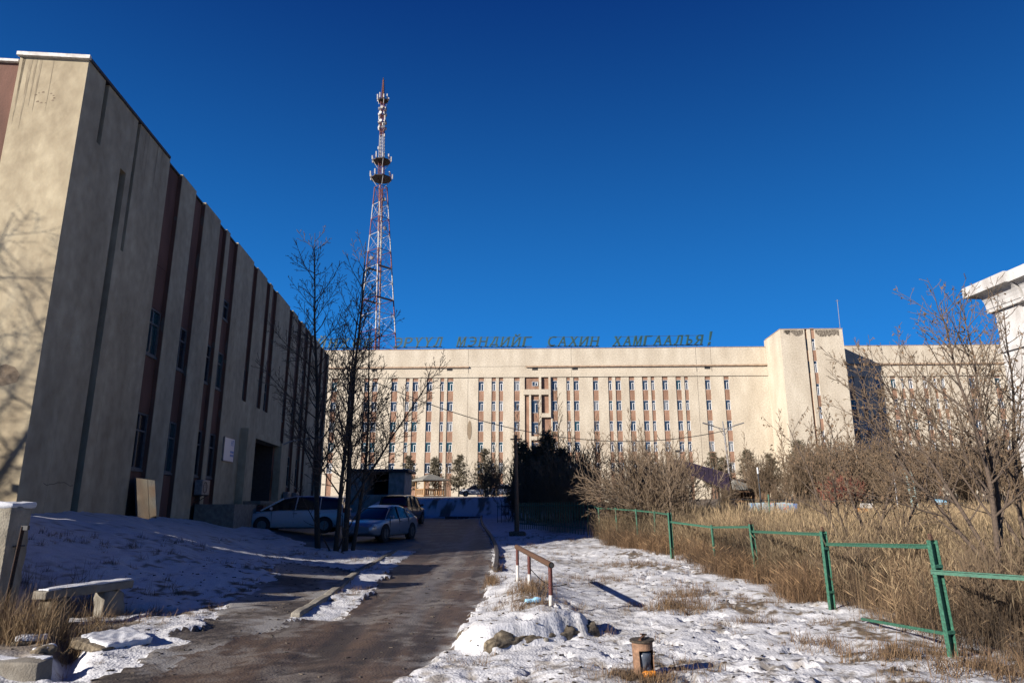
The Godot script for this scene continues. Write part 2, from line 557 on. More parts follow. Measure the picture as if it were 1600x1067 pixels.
func ground_color(x: float, z: float, zn: int, slope: float) -> Color:
	var d := -z
	var a := nz.get_noise_2d(x * 6.0, z * 6.0)
	var b := nf.get_noise_2d(x * 12.0, z * 12.0)
	var f := nf.get_noise_2d(x * 30.0 + 90.0, z * 30.0)
	if zn == 1:
		var c := Color(0.175, 0.112, 0.074)
		var ru := nr.get_noise_2d(x * 3.2, z * 0.30)
		c = c.lerp(Color(0.07, 0.05, 0.038), sm(0.0, 0.4, ru) * 0.85)
		# worn ice that is left between the wheel tracks
		var mid := exp(-pow((x + 1.75 + 0.015 * (d - 12.0)) / 0.36, 2.0)) * sm(9.5, 11.5, d)
		c = c.lerp(Color(0.36, 0.33, 0.31), clampf(mid * (0.55 + 1.1 * ru + 0.7 * b), 0.0, 0.75))
		c = c.lerp(Color(0.38, 0.34, 0.30), clampf(sm(0.10, 0.45, a + 0.5 * b + 0.3 * f) * 0.75, 0.0, 1.0))
		c = c.lerp(Color(0.03, 0.024, 0.02), sm(0.2, 0.5, -b + 0.2 * f) * 0.5)
		if d < 8.6:
			c = c.lerp(Color(0.20, 0.14, 0.10), 0.5 * sm(-0.2, 0.3, b))
		if x > road_r(z) - 0.35:
			c = c.lerp(Color(0.5, 0.49, 0.48), sm(0.35, 0.0, road_r(z) - x) * sm(-0.3, 0.3, a + b))
		return c
	if zn == 2:
		var c2 := Color(0.26, 0.215, 0.175)
		c2 = c2.lerp(Color(0.52, 0.50, 0.48), sm(-0.25, 0.3, a + 0.6 * b))
		c2 = c2.lerp(Color(0.09, 0.07, 0.055), sm(0.1, 0.45, -a + 0.5 * f))
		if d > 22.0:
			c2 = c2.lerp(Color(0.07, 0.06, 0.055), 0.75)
		return c2
	var s := Color(0.70, 0.705, 0.73)
	s = s.lerp(Color(0.50, 0.49, 0.48), sm(0.05, 0.5, b + 0.5 * a) * 0.8)
	var soil := Color(0.11, 0.078, 0.05).lerp(Color(0.19, 0.14, 0.085), sm(-0.3, 0.3, f))
	var t := 0.0
	if d < 35.0:
		# thin snow: soil and stems show through in patches
		t = sm(0.20, 0.36, a * 0.6 + b * 0.55 + f * 0.25 - 0.12)
		if x > 1.0 and x < 6.0:
			t = maxf(t, sm(0.10, 0.30, a * 0.8 + b * 0.5 + f * 0.3 + 0.16 * sm(2.0, 5.0, x) - 0.2))
		if d < 8.3 and x > -4.0:
			t = maxf(t, 0.65 * sm(0.0, 0.35, b + f * 0.4))
		# footway worn to grey ice
		var fw := 1.75 + 0.03 * (d - 12.0)
		var worn_way := exp(-pow((x - fw) / 0.75, 2.0)) * sm(8.5, 11.0, d)
		s = s.lerp(Color(0.35, 0.33, 0.315), worn_way * 0.75 * sm(-0.4, 0.3, a + b))
		t *= 1.0 - 0.7 * worn_way
		t = maxf(t, exp(-(pow((x - 0.35) / 0.45, 2.0) + pow((d - 12.3) / 1.6, 2.0))) * sm(-0.15, 0.2, b + f))
		t = maxf(t, exp(-(pow((x - 1.25) / 0.4, 2.0) + pow((d - 7.35) / 0.3, 2.0))) * 1.2)
		if x < -4.5:
			t *= 0.55
			t = maxf(t, sm(0.16, 0.34, a * 0.5 + b * 0.7) * sm(9.0, 6.0, -x) * sm(9.0, 11.0, d) * (1.0 - sm(17.0, 20.0, d)) * 0.95)
			t = maxf(t, exp(-(pow((x + 6.9) / 0.8, 2.0) + pow((d - 11.2) / 0.5, 2.0))) * 1.2)
			t = maxf(t, exp(-(pow((x + 6.05) / 0.62, 2.0) + pow((d - 11.38 - 0.25 * (x + 6.05)) / 0.14, 2.0))) * 1.5)
			if d < 10.3 and x < -5.2:
				t = maxf(t, sm(7.7, 8.4, d) * 0.9)
	# under the dry grass beyond the fence
	var fence := 5.2
	if d > 20.0:
		fence = lerpf(5.0, 3.2, sm(20.0, 29.0, d))
	if x > fence:
		t = maxf(t, sm(0.0, 0.8, x - fence) * (0.62 + 0.5 * sm(-0.2, 0.2, b)))
	if d > 30.0 and x > 0.8:
		t = maxf(t, sm(0.8, 2.4, x) * sm(30.0, 34.0, d) * 0.92)
	# streaks where water ran down the bank
	if d > 52.8 and d < 56.0 and x > -11.0 and x < 4.0:
		t = maxf(t, sm(0.0, 0.4, nr.get_noise_2d(x * 2.0, z * 0.4) + 0.6 * a + 0.3 * b) * 0.9)
		s = Color(0.66, 0.67, 0.70)
	if d > 60.0:
		t = maxf(t, 0.55 + 0.4 * b)
	return s.lerp(soil, clampf(t, 0.0, 1.0))


func build_terrain() -> void:
	var xs := PackedFloat32Array()
	var x := 0.0
	var right := PackedFloat32Array()
	while x < 2500.0:
		right.append(x)
		x += 0.055 + maxf(0.0, x - 7.5) * 0.035
	for i in range(right.size() - 1, 0, -1):
		xs.append(-right[i])
	xs.append_array(right)
	var zs := PackedFloat32Array()
	var z := 2500.0
	while z > -4.6:
		zs.append(z)
		z -= maxf(0.3, (z + 4.6) * 0.25)
	z = -4.65
	while z > -60.0:
		zs.append(z)
		z -= 0.036 + maxf(0.0, -z - 6.0) * 0.0042
	while z > -3000.0:
		zs.append(z)
		z -= maxf(0.3, (-z - 58.0) * 0.06)
	var nx := xs.size()
	var nzs := zs.size()
	var mbs := [MB.new(), MB.new(), MB.new()]
	var P := PackedVector3Array()
	var Z := PackedByteArray()
	P.resize(nx * nzs)
	Z.resize(nx * nzs)
	# the smooth shape is solved on a coarse grid and read between its points
	var cache := {}
	for k in nzs:
		for i in nx:
			var px := xs[i]
			var pz := zs[k]
			var zn := 0
			var h: float
			if absf(px) < 60.0 and pz < 0.0 and pz > -120.0:
				var st := 0.5
				var gx := floori(px / st)
				var gz := floori(pz / st)
				var q := []
				for o in [[0, 0], [1, 0], [0, 1], [1, 1]]:
					var key: int = (gx + o[0] + 4000) * 10000 + gz + o[1] + 4000
					if not cache.has(key):
						cache[key] = smooth_h((gx + o[0]) * st, (gz + o[1]) * st)
					q.append(cache[key])
				var fx := px / st - gx
				var fz := pz / st - gz
				h = lerpf(lerpf(q[0], q[1], fx), lerpf(q[2], q[3], fx), fz)
				if px > -14.0 and px < 8.0 and pz > -56.0:
					zn = zone(px, pz)
				h += rough_h(px, pz, zn)
			else:
				h = smooth_h(px, pz)
			P[k * nx + i] = Vector3(px, h, pz)
			Z[k * nx + i] = zn
	# shared normals
	var N := PackedVector3Array()
	N.resize(nx * nzs)
	for k in nzs:
		for i in nx:
			var i0 := maxi(i - 1, 0)
			var i1 := mini(i + 1, nx - 1)
			var k0 := maxi(k - 1, 0)
			var k1 := mini(k + 1, nzs - 1)
			var dx := P[k * nx + i1] - P[k * nx + i0]
			var dz := P[k0 * nx + i] - P[k1 * nx + i]
			N[k * nx + i] = dz.cross(dx).normalized()
	var ids := [PackedInt32Array(), PackedInt32Array(), PackedInt32Array()]
	for m in 3:
		ids[m].resize(nx * nzs)
		ids[m].fill(-1)
		mbs[m].use_c = true
	for k in nzs - 1:
		for i in nx - 1:
			var q := [k * nx + i, k * nx + i + 1, (k + 1) * nx + i + 1, (k + 1) * nx + i]
			var zn: int = Z[q[0]]
			if Z[q[1]] == Z[q[2]]:
				zn = Z[q[1]]
			var mb: MB = mbs[zn]
			var e := PackedInt32Array()
			for w in q:
				var id: int = ids[zn][w]
				if id < 0:
					id = mb.v.size()
					ids[zn][w] = id
					mb.v.append(P[w])
					mb.n.append(N[w])
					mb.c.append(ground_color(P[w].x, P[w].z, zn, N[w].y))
				e.append(id)
			# rows run away from the viewer: 0 near left, 1 near right, 2 far right, 3 far left
			mb.ix.append_array(PackedInt32Array([e[0], e[3], e[2], e[0], e[2], e[1]]))
	struct("ground", mbs[0], M.ground, "snow covered ground with thin patches of soil and dead grass, rising to the left wall")
	struct("road", mbs[1], M.road, "dark icy asphalt drive running up between the snow banks")
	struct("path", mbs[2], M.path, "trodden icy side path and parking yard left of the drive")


# ---------------------------------------------------------------- the long building on the left
func left_frame() -> Transform3D:
	return Transform3D(Basis(LDIR, Vector3.UP, LDIR.cross(Vector3.UP)), LCOR)


func slab(a: Vector3, b: Vector3) -> MB:
	var m := MB.new()
	m.span(a, b)
	return m


func old_window(w: float, h: float, bars: bool) -> Array:
	# [pane, frame] around the middle of the opening
	var p := MB.new()
	p.box(Vector3.ZERO, Vector3(w, h, 0.03))
	var f := MB.new()
	var t := 0.06
	for s in [-1.0, 1.0]:
		f.box(Vector3(s * (w - t) * 0.5, 0, 0.035), Vector3(t, h, 0.07))
		f.box(Vector3(0, s * (h - t) * 0.5, 0.033), Vector3(w - 2 * t, t, 0.064))
	f.box(Vector3(0, h * 0.18, 0.03), Vector3(w - 2 * t, t, 0.056))
	if bars:
		f.box(Vector3(0, 0, 0.028), Vector3(t * 0.8, h - 2 * t, 0.05))
	return [p.mesh(), f.mesh()]


func left_building() -> void:
	var b := thing("long_building", "long three storey cream building with brown window bays, in shade, along the left side", "building")
	b.transform = left_frame()
	var top := 14.0
	var d0 := -0.25
	var core := MB.new()
	core.span(Vector3(0.12, -1.0, -14.0), Vector3(18.5, 13.965, d0))
	core.span(Vector3(18.5, 5.1, -14.0), Vector3(24.0, 13.965, d0))
	core.span(Vector3(24.0, -1.0, -14.0), Vector3(39.5, 13.965, d0))
	core.span(Vector3(18.5, -1.0, -14.0), Vector3(24.0, 5.1, -4.5))
	part("wall", core, M.brown_near, b)
	# roof edge
	var cop := MB.new()
	cop.span(Vector3(0.0, 14.0, -1.88), Vector3(5.7, 14.09, 0.05))
	part("coping", cop, M.coping, b)
	part("coping", slab(Vector3(5.7, 13.967, -1.6), Vector3(39.5, 14.03, -0.10)), M.coping, b)
	part("coping", slab(Vector3(-0.10, 14.0, -1.9), Vector3(0.0, 14.11, 0.06)), M.coping_white, b)
	part("coping", slab(Vector3(0.02, 13.862, -14.0), Vector3(0.5, 13.94, -1.9)), M.coping_white, b)
	# the sunlit end: a cream panel, a brown bay and the next panel
	part("end_panel", slab(Vector3(0.0, -1.0, -1.85), Vector3(0.9, top, -0.002)), M.cream_near, b)
	part("end_panel", slab(Vector3(0.0, -1.0, -9.0), Vector3(0.12, top, -3.1)), M.cream_near, b)
	# bays: from, to, lowest point, highest point
	var bays := [[0.98, 1.2, 12.0, 14.0], [2.48, 2.86, 1.0, 11.95], [3.17, 3.36, 9.5, 14.0], [5.8, 7.0, 0.5, 14], [8.45, 9.55, 0.5, 14], [11.45, 12.35, 0.5, 14], [12.85, 14.05, 0.5, 14], [16.8, 17.55, 6.8, 14], [19.45, 20.2, 6.8, 14], [20.75, 21.75, 6.8, 14], [25.05, 25.9, 0, 14], [27.45, 28.65, 0, 14], [29.75, 30.95, 0, 14], [31.5, 32.4, 0, 14], [35.5, 36.65, 0, 14], [37.4, 38.9, 0, 14]]
	var at := 0.9
	for q in bays:
		part("pier", slab(Vector3(at, -1.0 if at < 17.0 or at > 24.0 else 5.1, d0), Vector3(q[0], top + rng.randf_range(0.0, 0.06), 0.0)), M.cream_near, b)
		if q[2] > 1.5:
			part("pier", slab(Vector3(q[0], -1.0 if q[0] < 17.0 or q[0] > 24.0 else 5.1, d0), Vector3(q[1], q[2], -0.003)), M.cream_near, b)
		if q[3] < 13.9:
			part("pier", slab(Vector3(q[0], q[3], d0), Vector3(q[1], top, -0.003)), M.cream_near, b)
		at = q[1]
	part("pier", slab(Vector3(at, -1.0, d0), Vector3(39.5, top, 0.0)), M.cream_near, b)
	# windows and spandrels of the bays
	var wm := {}
	for i in range(3, bays.size()):
		var q: Array = bays[i]
		var w: float = q[1] - q[0]
		var m: float = (q[0] + q[1]) * 0.5
		var rows := [[6.85, 8.5]]
		if q[2] < 1.0:
			rows.append([2.9, 4.8])
		if i in [6, 12, 14]:
			rows.append([10.1, 11.0])
		for r in rows:
			var h: float = r[1] - r[0]
			var key := "%d_%d" % [int(w * 100), int(h * 100)]
			if not wm.has(key):
				wm[key] = old_window(w - 0.02, h, w > 1.0)
			var pane := part("window", wm[key][0], M.pane_dark if (i + int(r[0])) % 3 else M.pane_teal, b, Vector3(m, r[0] + h * 0.5, d0 + 0.02))
			part("frame", wm[key][1], M.frame_old, pane)
			part("sill", slab(Vector3(q[0] + 0.01, r[0] - 0.08, d0 + 0.002), Vector3(q[1] - 0.01, r[0] - 0.002, -0.12)), M.frame_old, b)
		part("spandrel", slab(Vector3(q[0] + 0.004, 4.82 if q[2] < 1.0 else 6.4, d0 + 0.001), Vector3(q[1] - 0.004, 6.76, -0.17)), M.brown_near, b)
		part("spandrel", slab(Vector3(q[0] + 0.004, 8.52, d0 + 0.001), Vector3(q[1] - 0.004, 10.08, -0.17)), M.brown_near, b)
		part("spandrel", slab(Vector3(q[0] + 0.004, 11.02 if i in [6, 12, 14] else 10.09, d0 + 0.001), Vector3(q[1] - 0.004, 13.96, -0.165)), M.brown_near, b)
		if q[2] < 1.0:
			part("spandrel", slab(Vector3(q[0] + 0.004, -0.5, d0 + 0.001), Vector3(q[1] - 0.004, 2.8, -0.17)), M.brown_near, b)
		# the side of the next pier is painted brown inside the bay
		part("reveal", slab(Vector3(q[1] - 0.004, q[2] if q[2] > 1.0 else -0.4, d0 + 0.002), Vector3(q[1] - 0.0005, 13.95, -0.02)), M.brown_near, b)
		for k in 3 if q[2] < 1.0 else 1:
			var yy := rng.randf_range(1.0, 13.0)
			var hh := rng.randf_range(0.2, 0.9)
			var pe := MB.new()
			pe.face([Vector3(q[1] - 0.006, yy, -0.03), Vector3(q[1] - 0.006, yy + hh * 0.2, -0.12), Vector3(q[1] - 0.006, yy + hh * 0.6, -0.15), Vector3(q[1] - 0.006, yy + hh, -0.08), Vector3(q[1] - 0.006, yy + hh * 0.7, -0.025)], Vector3(-1, 0, 0))
			part("peeled_patch", pe, M.crack, b)
	# slots are dark at the back
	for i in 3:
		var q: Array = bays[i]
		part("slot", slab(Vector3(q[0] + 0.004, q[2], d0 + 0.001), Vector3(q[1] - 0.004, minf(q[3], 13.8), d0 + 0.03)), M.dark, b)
	# the gateway
	var g := MB.new()
	g.span(Vector3(18.5, 5.1, -0.40), Vector3(24.0, 5.4, 0.30))
	part("gateway_lintel", g, M.cream_near, b)
	part("gateway_pillar", slab(Vector3(17.1, -0.5, 0.002), Vector3(18.5, 5.45, 0.38)), M.cream_near, b)
	part("gateway_pillar", slab(Vector3(24.0, -0.5, 0.002), Vector3(24.35, 5.3, 0.4)), M.cream_near, b)
	var dr := part("gateway_door", slab(Vector3(18.51, -0.5, -4.3), Vector3(23.99, 5.09, -4.2)), M.dark, b)
	part("gateway_side", slab(Vector3(23.98, -0.5, -4.19), Vector3(23.998, 5.09, -0.1)), M.coping, b)
	var dl := MB.new()
	for k in 4:
		dl.span(Vector3(18.7 + k * 1.3, 0.2, -4.2), Vector3(18.74 + k * 1.3, 4.5, -4.16))
	part("door_rib", dl, M.black_metal, dr)
	part("ramp_wall", slab(Vector3(11.9, -0.4, 0.004), Vector3(18.6, 1.75, 1.6)), M.concrete, b)
	part("ramp_coping", slab(Vector3(15.2, 1.752, 0.96), Vector3(18.7, 1.9, 1.75)), M.concrete, b)
	# stains on the sunlit end
	for k in 14:
		var a := TAU * k / 14.0
		if rng.randf() < 0.25:
			continue
		var cc := Vector3(-0.003, 12.75, -1.02) + Vector3(0, sin(a) * 0.17, cos(a) * 0.26)
		var s := rng.randf_range(0.012, 0.035)
		var ring := MB.new()
		ring.face([cc + Vector3(0, -s, -s * 1.3), cc + Vector3(0, s * 0.6, -s), cc + Vector3(0, s, s), cc + Vector3(0, -s * 0.5, s * 1.4)], Vector3(-1, 0, 0))
		part("plaster_scar", ring, M.peel, b)
	var hole := MB.new()
	var hp := []
	for k in 11:
		var a := TAU * k / 11.0
		hp.append(Vector3(-0.004, 4.9 + sin(a) * 0.32 * rng.randf_range(0.7, 1.1), -0.75 + cos(a) * 0.42 * rng.randf_range(0.7, 1.1)))
	hole.face(hp, Vector3(-1, 0, 0))
	part("plaster_scar", hole, M.peel, b)
	# runs of dirt under the roof edge
	for k in 26:
		var xx := rng.randf_range(0.1, 38.0)
		if xx > 3.0 and k % 3 == 0:
			xx = rng.randf_range(3.5, 5.6)
		var on_end := k < 7
		var hh := rng.randf_range(0.5, 2.6)
		var ww := rng.randf_range(0.01, 0.05)
		var ru := MB.new()
		if on_end:
			var oo := rng.randf_range(-1.8, -0.08)
			ru.face([Vector3(-0.003, 13.98, oo - ww), Vector3(-0.003, 13.98, oo + ww), Vector3(-0.003, 13.98 - hh * 0.6, oo + ww * 0.5), Vector3(-0.003, 13.98 - hh, oo), Vector3(-0.003, 13.98 - hh * 0.5, oo - ww * 0.6)], Vector3(-1, 0, 0))
		else:
			var inside := false
			for q in bays:
				if xx > q[0] - 0.12 and xx < q[1] + 0.12:
					inside = true
			if inside:
				continue
			ru.face([Vector3(xx - ww, 13.98, 0.004), Vector3(xx + ww, 13.98, 0.004), Vector3(xx + ww * 0.5, 13.98 - hh * 0.6, 0.004), Vector3(xx, 13.98 - hh, 0.004), Vector3(xx - ww * 0.6, 13.98 - hh * 0.5, 0.004)], Vector3(0, 0, 1))
		part("dirt_run", ru, M.run, b)
	# a crack that wanders across the first pier
	var cr := MB.new()
	var pv := Vector3(1.0, 2.25, 0.004)
	for k in 9:
		var nx := pv + Vector3(0.16, rng.randf_range(-0.06, 0.05), 0)
		cr.face([pv, pv + Vector3(0, 0.018, 0), nx + Vector3(0, 0.018, 0), nx], Vector3(0, 0, 1))
		pv = nx
	part("crack", cr, M.crack, b)
	# the far end turns away to the right
	var e := Vector3(39.5, 0, 0)
	var t := MB.new()
	var ang := deg_to_rad(62.0)
	t.xf = Transform3D(Basis(Vector3.UP, ang), e)
	t.span(Vector3(0.0, -1.0, -6.0), Vector3(2.65, 13.95, 0.0))
	part("angled_end", t, M.cream_near, b)
	for r in [[0.45, 1.55, 9.7, 10.6], [0.25, 1.45, 4.0, 7.0], [0.5, 1.6, 0.9, 3.0]]:
		var hh: float = r[3] - r[2]
		var wp := old_window(r[1] - r[0], hh, hh > 1.5)
		var pane := part("window", wp[0], M.pane_blue if hh > 2.5 else M.pane_dark, b)
		pane.transform = t.xf * Transform3D(Basis(), Vector3((r[0] + r[1]) * 0.5, (r[2] + r[3]) * 0.5, 0.02))
		part("frame", wp[1], M.frame_old, pane)


func on_left_wall() -> void:
	var f := left_frame()
	# notice board
	var s := thing("notice_board", "white notice board with blue print on the shaded wall beside the gateway", "notice board")
	s.transform = f * Transform3D(Basis(), Vector3(15.45, 3.72, 0.0))
	part("board", slab(Vector3(-0.78, 0, 0.02), Vector3(0.72, 1.05, 0.06)), M.sign_white, s)
	var pr := MB.new()
	for k in 2:
		pr.span(Vector3(0.15, 0.22 + 0.16 * k, 0.06), Vector3(0.66, 0.33 + 0.16 * k, 0.064))
	for q in [[0.2, 0.72, 0.25, 0.98], [0.34, 0.72, 0.39, 0.98], [0.25, 0.84, 0.34, 0.88], [0.48, 0.72, 0.53, 0.98], [0.42, 0.94, 0.62, 0.98]]:
		pr.span(Vector3(q[0], q[1], 0.06), Vector3(q[2], q[3], 0.064))
	part("print", pr, M.sign_blue, s)
	var fr := MB.new()
	for k in [-0.8, 0.74]:
		fr.span(Vector3(k - 0.02, -0.02, 0.01), Vector3(k + 0.02, 1.07, 0.075))
	for k in [-0.02, 1.07]:
		fr.span(Vector3(-0.78, k - 0.02, 0.01), Vector3(0.72, k + 0.02, 0.075))
	part("frame", fr, M.grey_metal, s)
	# a big mirror leans against the wall
	var m := thing("leaning_mirror", "tall mirror panel leaning against the foot of the shaded wall in the snow", "mirror")
	m.transform = f * Transform3D(Basis(Vector3.RIGHT, -0.16), Vector3(6.75, 1.2, 0.36))
	m.rotate_object_local(Vector3.UP, 0.06)
	part("glass", slab(Vector3(-0.95, 0.03, -0.01), Vector3(0.75, 1.38, 0.01)), M.mirror, m)
	part("backing", slab(Vector3(-0.98, 0.0, -0.04), Vector3(0.78, 1.41, -0.012)), M.black_metal, m)
	part("joint", slab(Vector3(0.06, 0.03, 0.01), Vector3(0.075, 1.38, 0.014)), M.black_metal, m)
	# air conditioner
	for q in [[11.9, 2.1, "grey air conditioner box with pipe on the shaded wall between mirror and notice board"], [27.0, 1.9, "nearer air conditioner box low on the shaded wall beyond the gateway"], [29.4, 1.9, "farther air conditioner box low on the shaded wall beyond the gateway"]]:
		var ac := thing("air_conditioner", q[2], "air conditioner", Vector3.ZERO, 0.0, "air conditioners on the shaded wall")
		ac.transform = f * Transform3D(Basis(), Vector3(q[0], q[1], 0.0))
		var c := MB.new()
		c.cham(Vector3(0, 0.32, 0.22), Vector3(0.85, 0.6, 0.32), 0.02)
		part("casing", c, M.grey_metal, ac)
		var gr := MB.new()
		var pts := PackedVector3Array()
		var rr := PackedFloat32Array()
		for k in 13:
			pts.append(Vector3(-0.12 + 0.22 * cos(TAU * k / 12.0), 0.32 + 0.22 * sin(TAU * k / 12.0), 0.385))
			rr.append(0.012)
		for k in 12:
			gr.rod(pts[k], pts[k + 1], 0.012, 4)
		for k in 5:
			gr.rod(Vector3(-0.12 - 0.2, 0.14 + k * 0.09, 0.385), Vector3(-0.12 + 0.2, 0.14 + k * 0.09, 0.385), 0.006, 4)
		part("fan_grille", gr, M.black_metal, ac)
		var br := MB.new()
		for k in [-0.3, 0.3]:
			br.bar(Vector3(k, 0.0, 0.0), Vector3(k, 0.0, 0.4), 0.03, 0.03)
			br.bar(Vector3(k, -0.25, 0.0), Vector3(k, 0.0, 0.36), 0.025, 0.025)
		part("bracket", br, M.black_metal, ac)
		if q[0] < 20.0:
			var pi := MB.new()
			pi.rod(Vector3(0.3, 0.05, 0.06), Vector3(0.3, -0.75, 0.06), 0.025)
			part("pipe", pi, M.black_metal, ac)
	# curved lamp arm by the gateway
	var l := thing("wall_lamp", "curved arm lamp on a pole at the right of the gateway", "wall lamp")
	l.transform = f * Transform3D(Basis(), Vector3(24.6, 0.5, 0.0))
	var p := MB.new()
	var pts2 := PackedVector3Array([Vector3(0, 2.6, 0.08), Vector3(0, 4.3, 0.1), Vector3(0.15, 4.75, 0.25), Vector3(0.5, 5.0, 0.6), Vector3(0.9, 5.15, 1.1), Vector3(1.2, 5.3, 1.9)])
	for k in 5:
		p.rod(pts2[k], pts2[k + 1], 0.045, 6)
	part("arm", p, M.grey_metal, l)
	var hd := MB.new()
	hd.cham(Vector3(1.25, 5.33, 2.15), Vector3(0.2, 0.1, 0.5), 0.03)
	part("lamp_head", hd, M.grey_metal, l)
	var bn := part("banner", slab(Vector3(-0.02, 2.2, 0.12), Vector3(0.5, 3.3, 0.15)), M.sign_white, l)
	part("print", slab(Vector3(0.05, 2.4, 0.15), Vector3(0.42, 2.75, 0.154)), M.sign_blue, bn)


# ---------------------------------------------------------------- the hospital at the back
const FO := Vector3(0, 0, -107.453)
const FDIR := Vector3(0.999312, 0, 0.0370875)


func far_frame() -> Transform3D:
	return Transform3D(Basis(FDIR, Vector3.UP, FDIR.cross(Vector3.UP)), FO)


func pvc_window(w: float, h: float) -> Array:
	var p := MB.new()
	p.box(Vector3.ZERO, Vector3(w, h, 0.04))
	var f := MB.new()
	var t := 0.045
	for s in [-1.0, 1.0]:
		f.box(Vector3(s * (w - t) * 0.5, 0, 0.04), Vector3(t, h, 0.07))
		f.box(Vector3(0, s * (h - t) * 0.5, 0.038), Vector3(w - 2 * t, t, 0.066))
	# opening sash on the right, lower two thirds
	var x0 := -w * 0.02 if w > 0.75 else -w * 0.2
	var x1 := w * 0.5 - t
	var y1 := h * 0.22
	var k := 0.075
	f.box(Vector3(x0 + k * 0.5, (y1 - h * 0.5) * 0.5, 0.05), Vector3(k, y1 + h * 0.5, 0.10))
	f.box(Vector3(x1 - k * 0.5, (y1 - h * 0.5) * 0.5, 0.05), Vector3(k, y1 + h * 0.5, 0.10))
	f.box(Vector3((x0 + x1) * 0.5, y1, 0.052), Vector3(x1 - x0, k, 0.104))
	return [p.mesh(), f.mesh()]


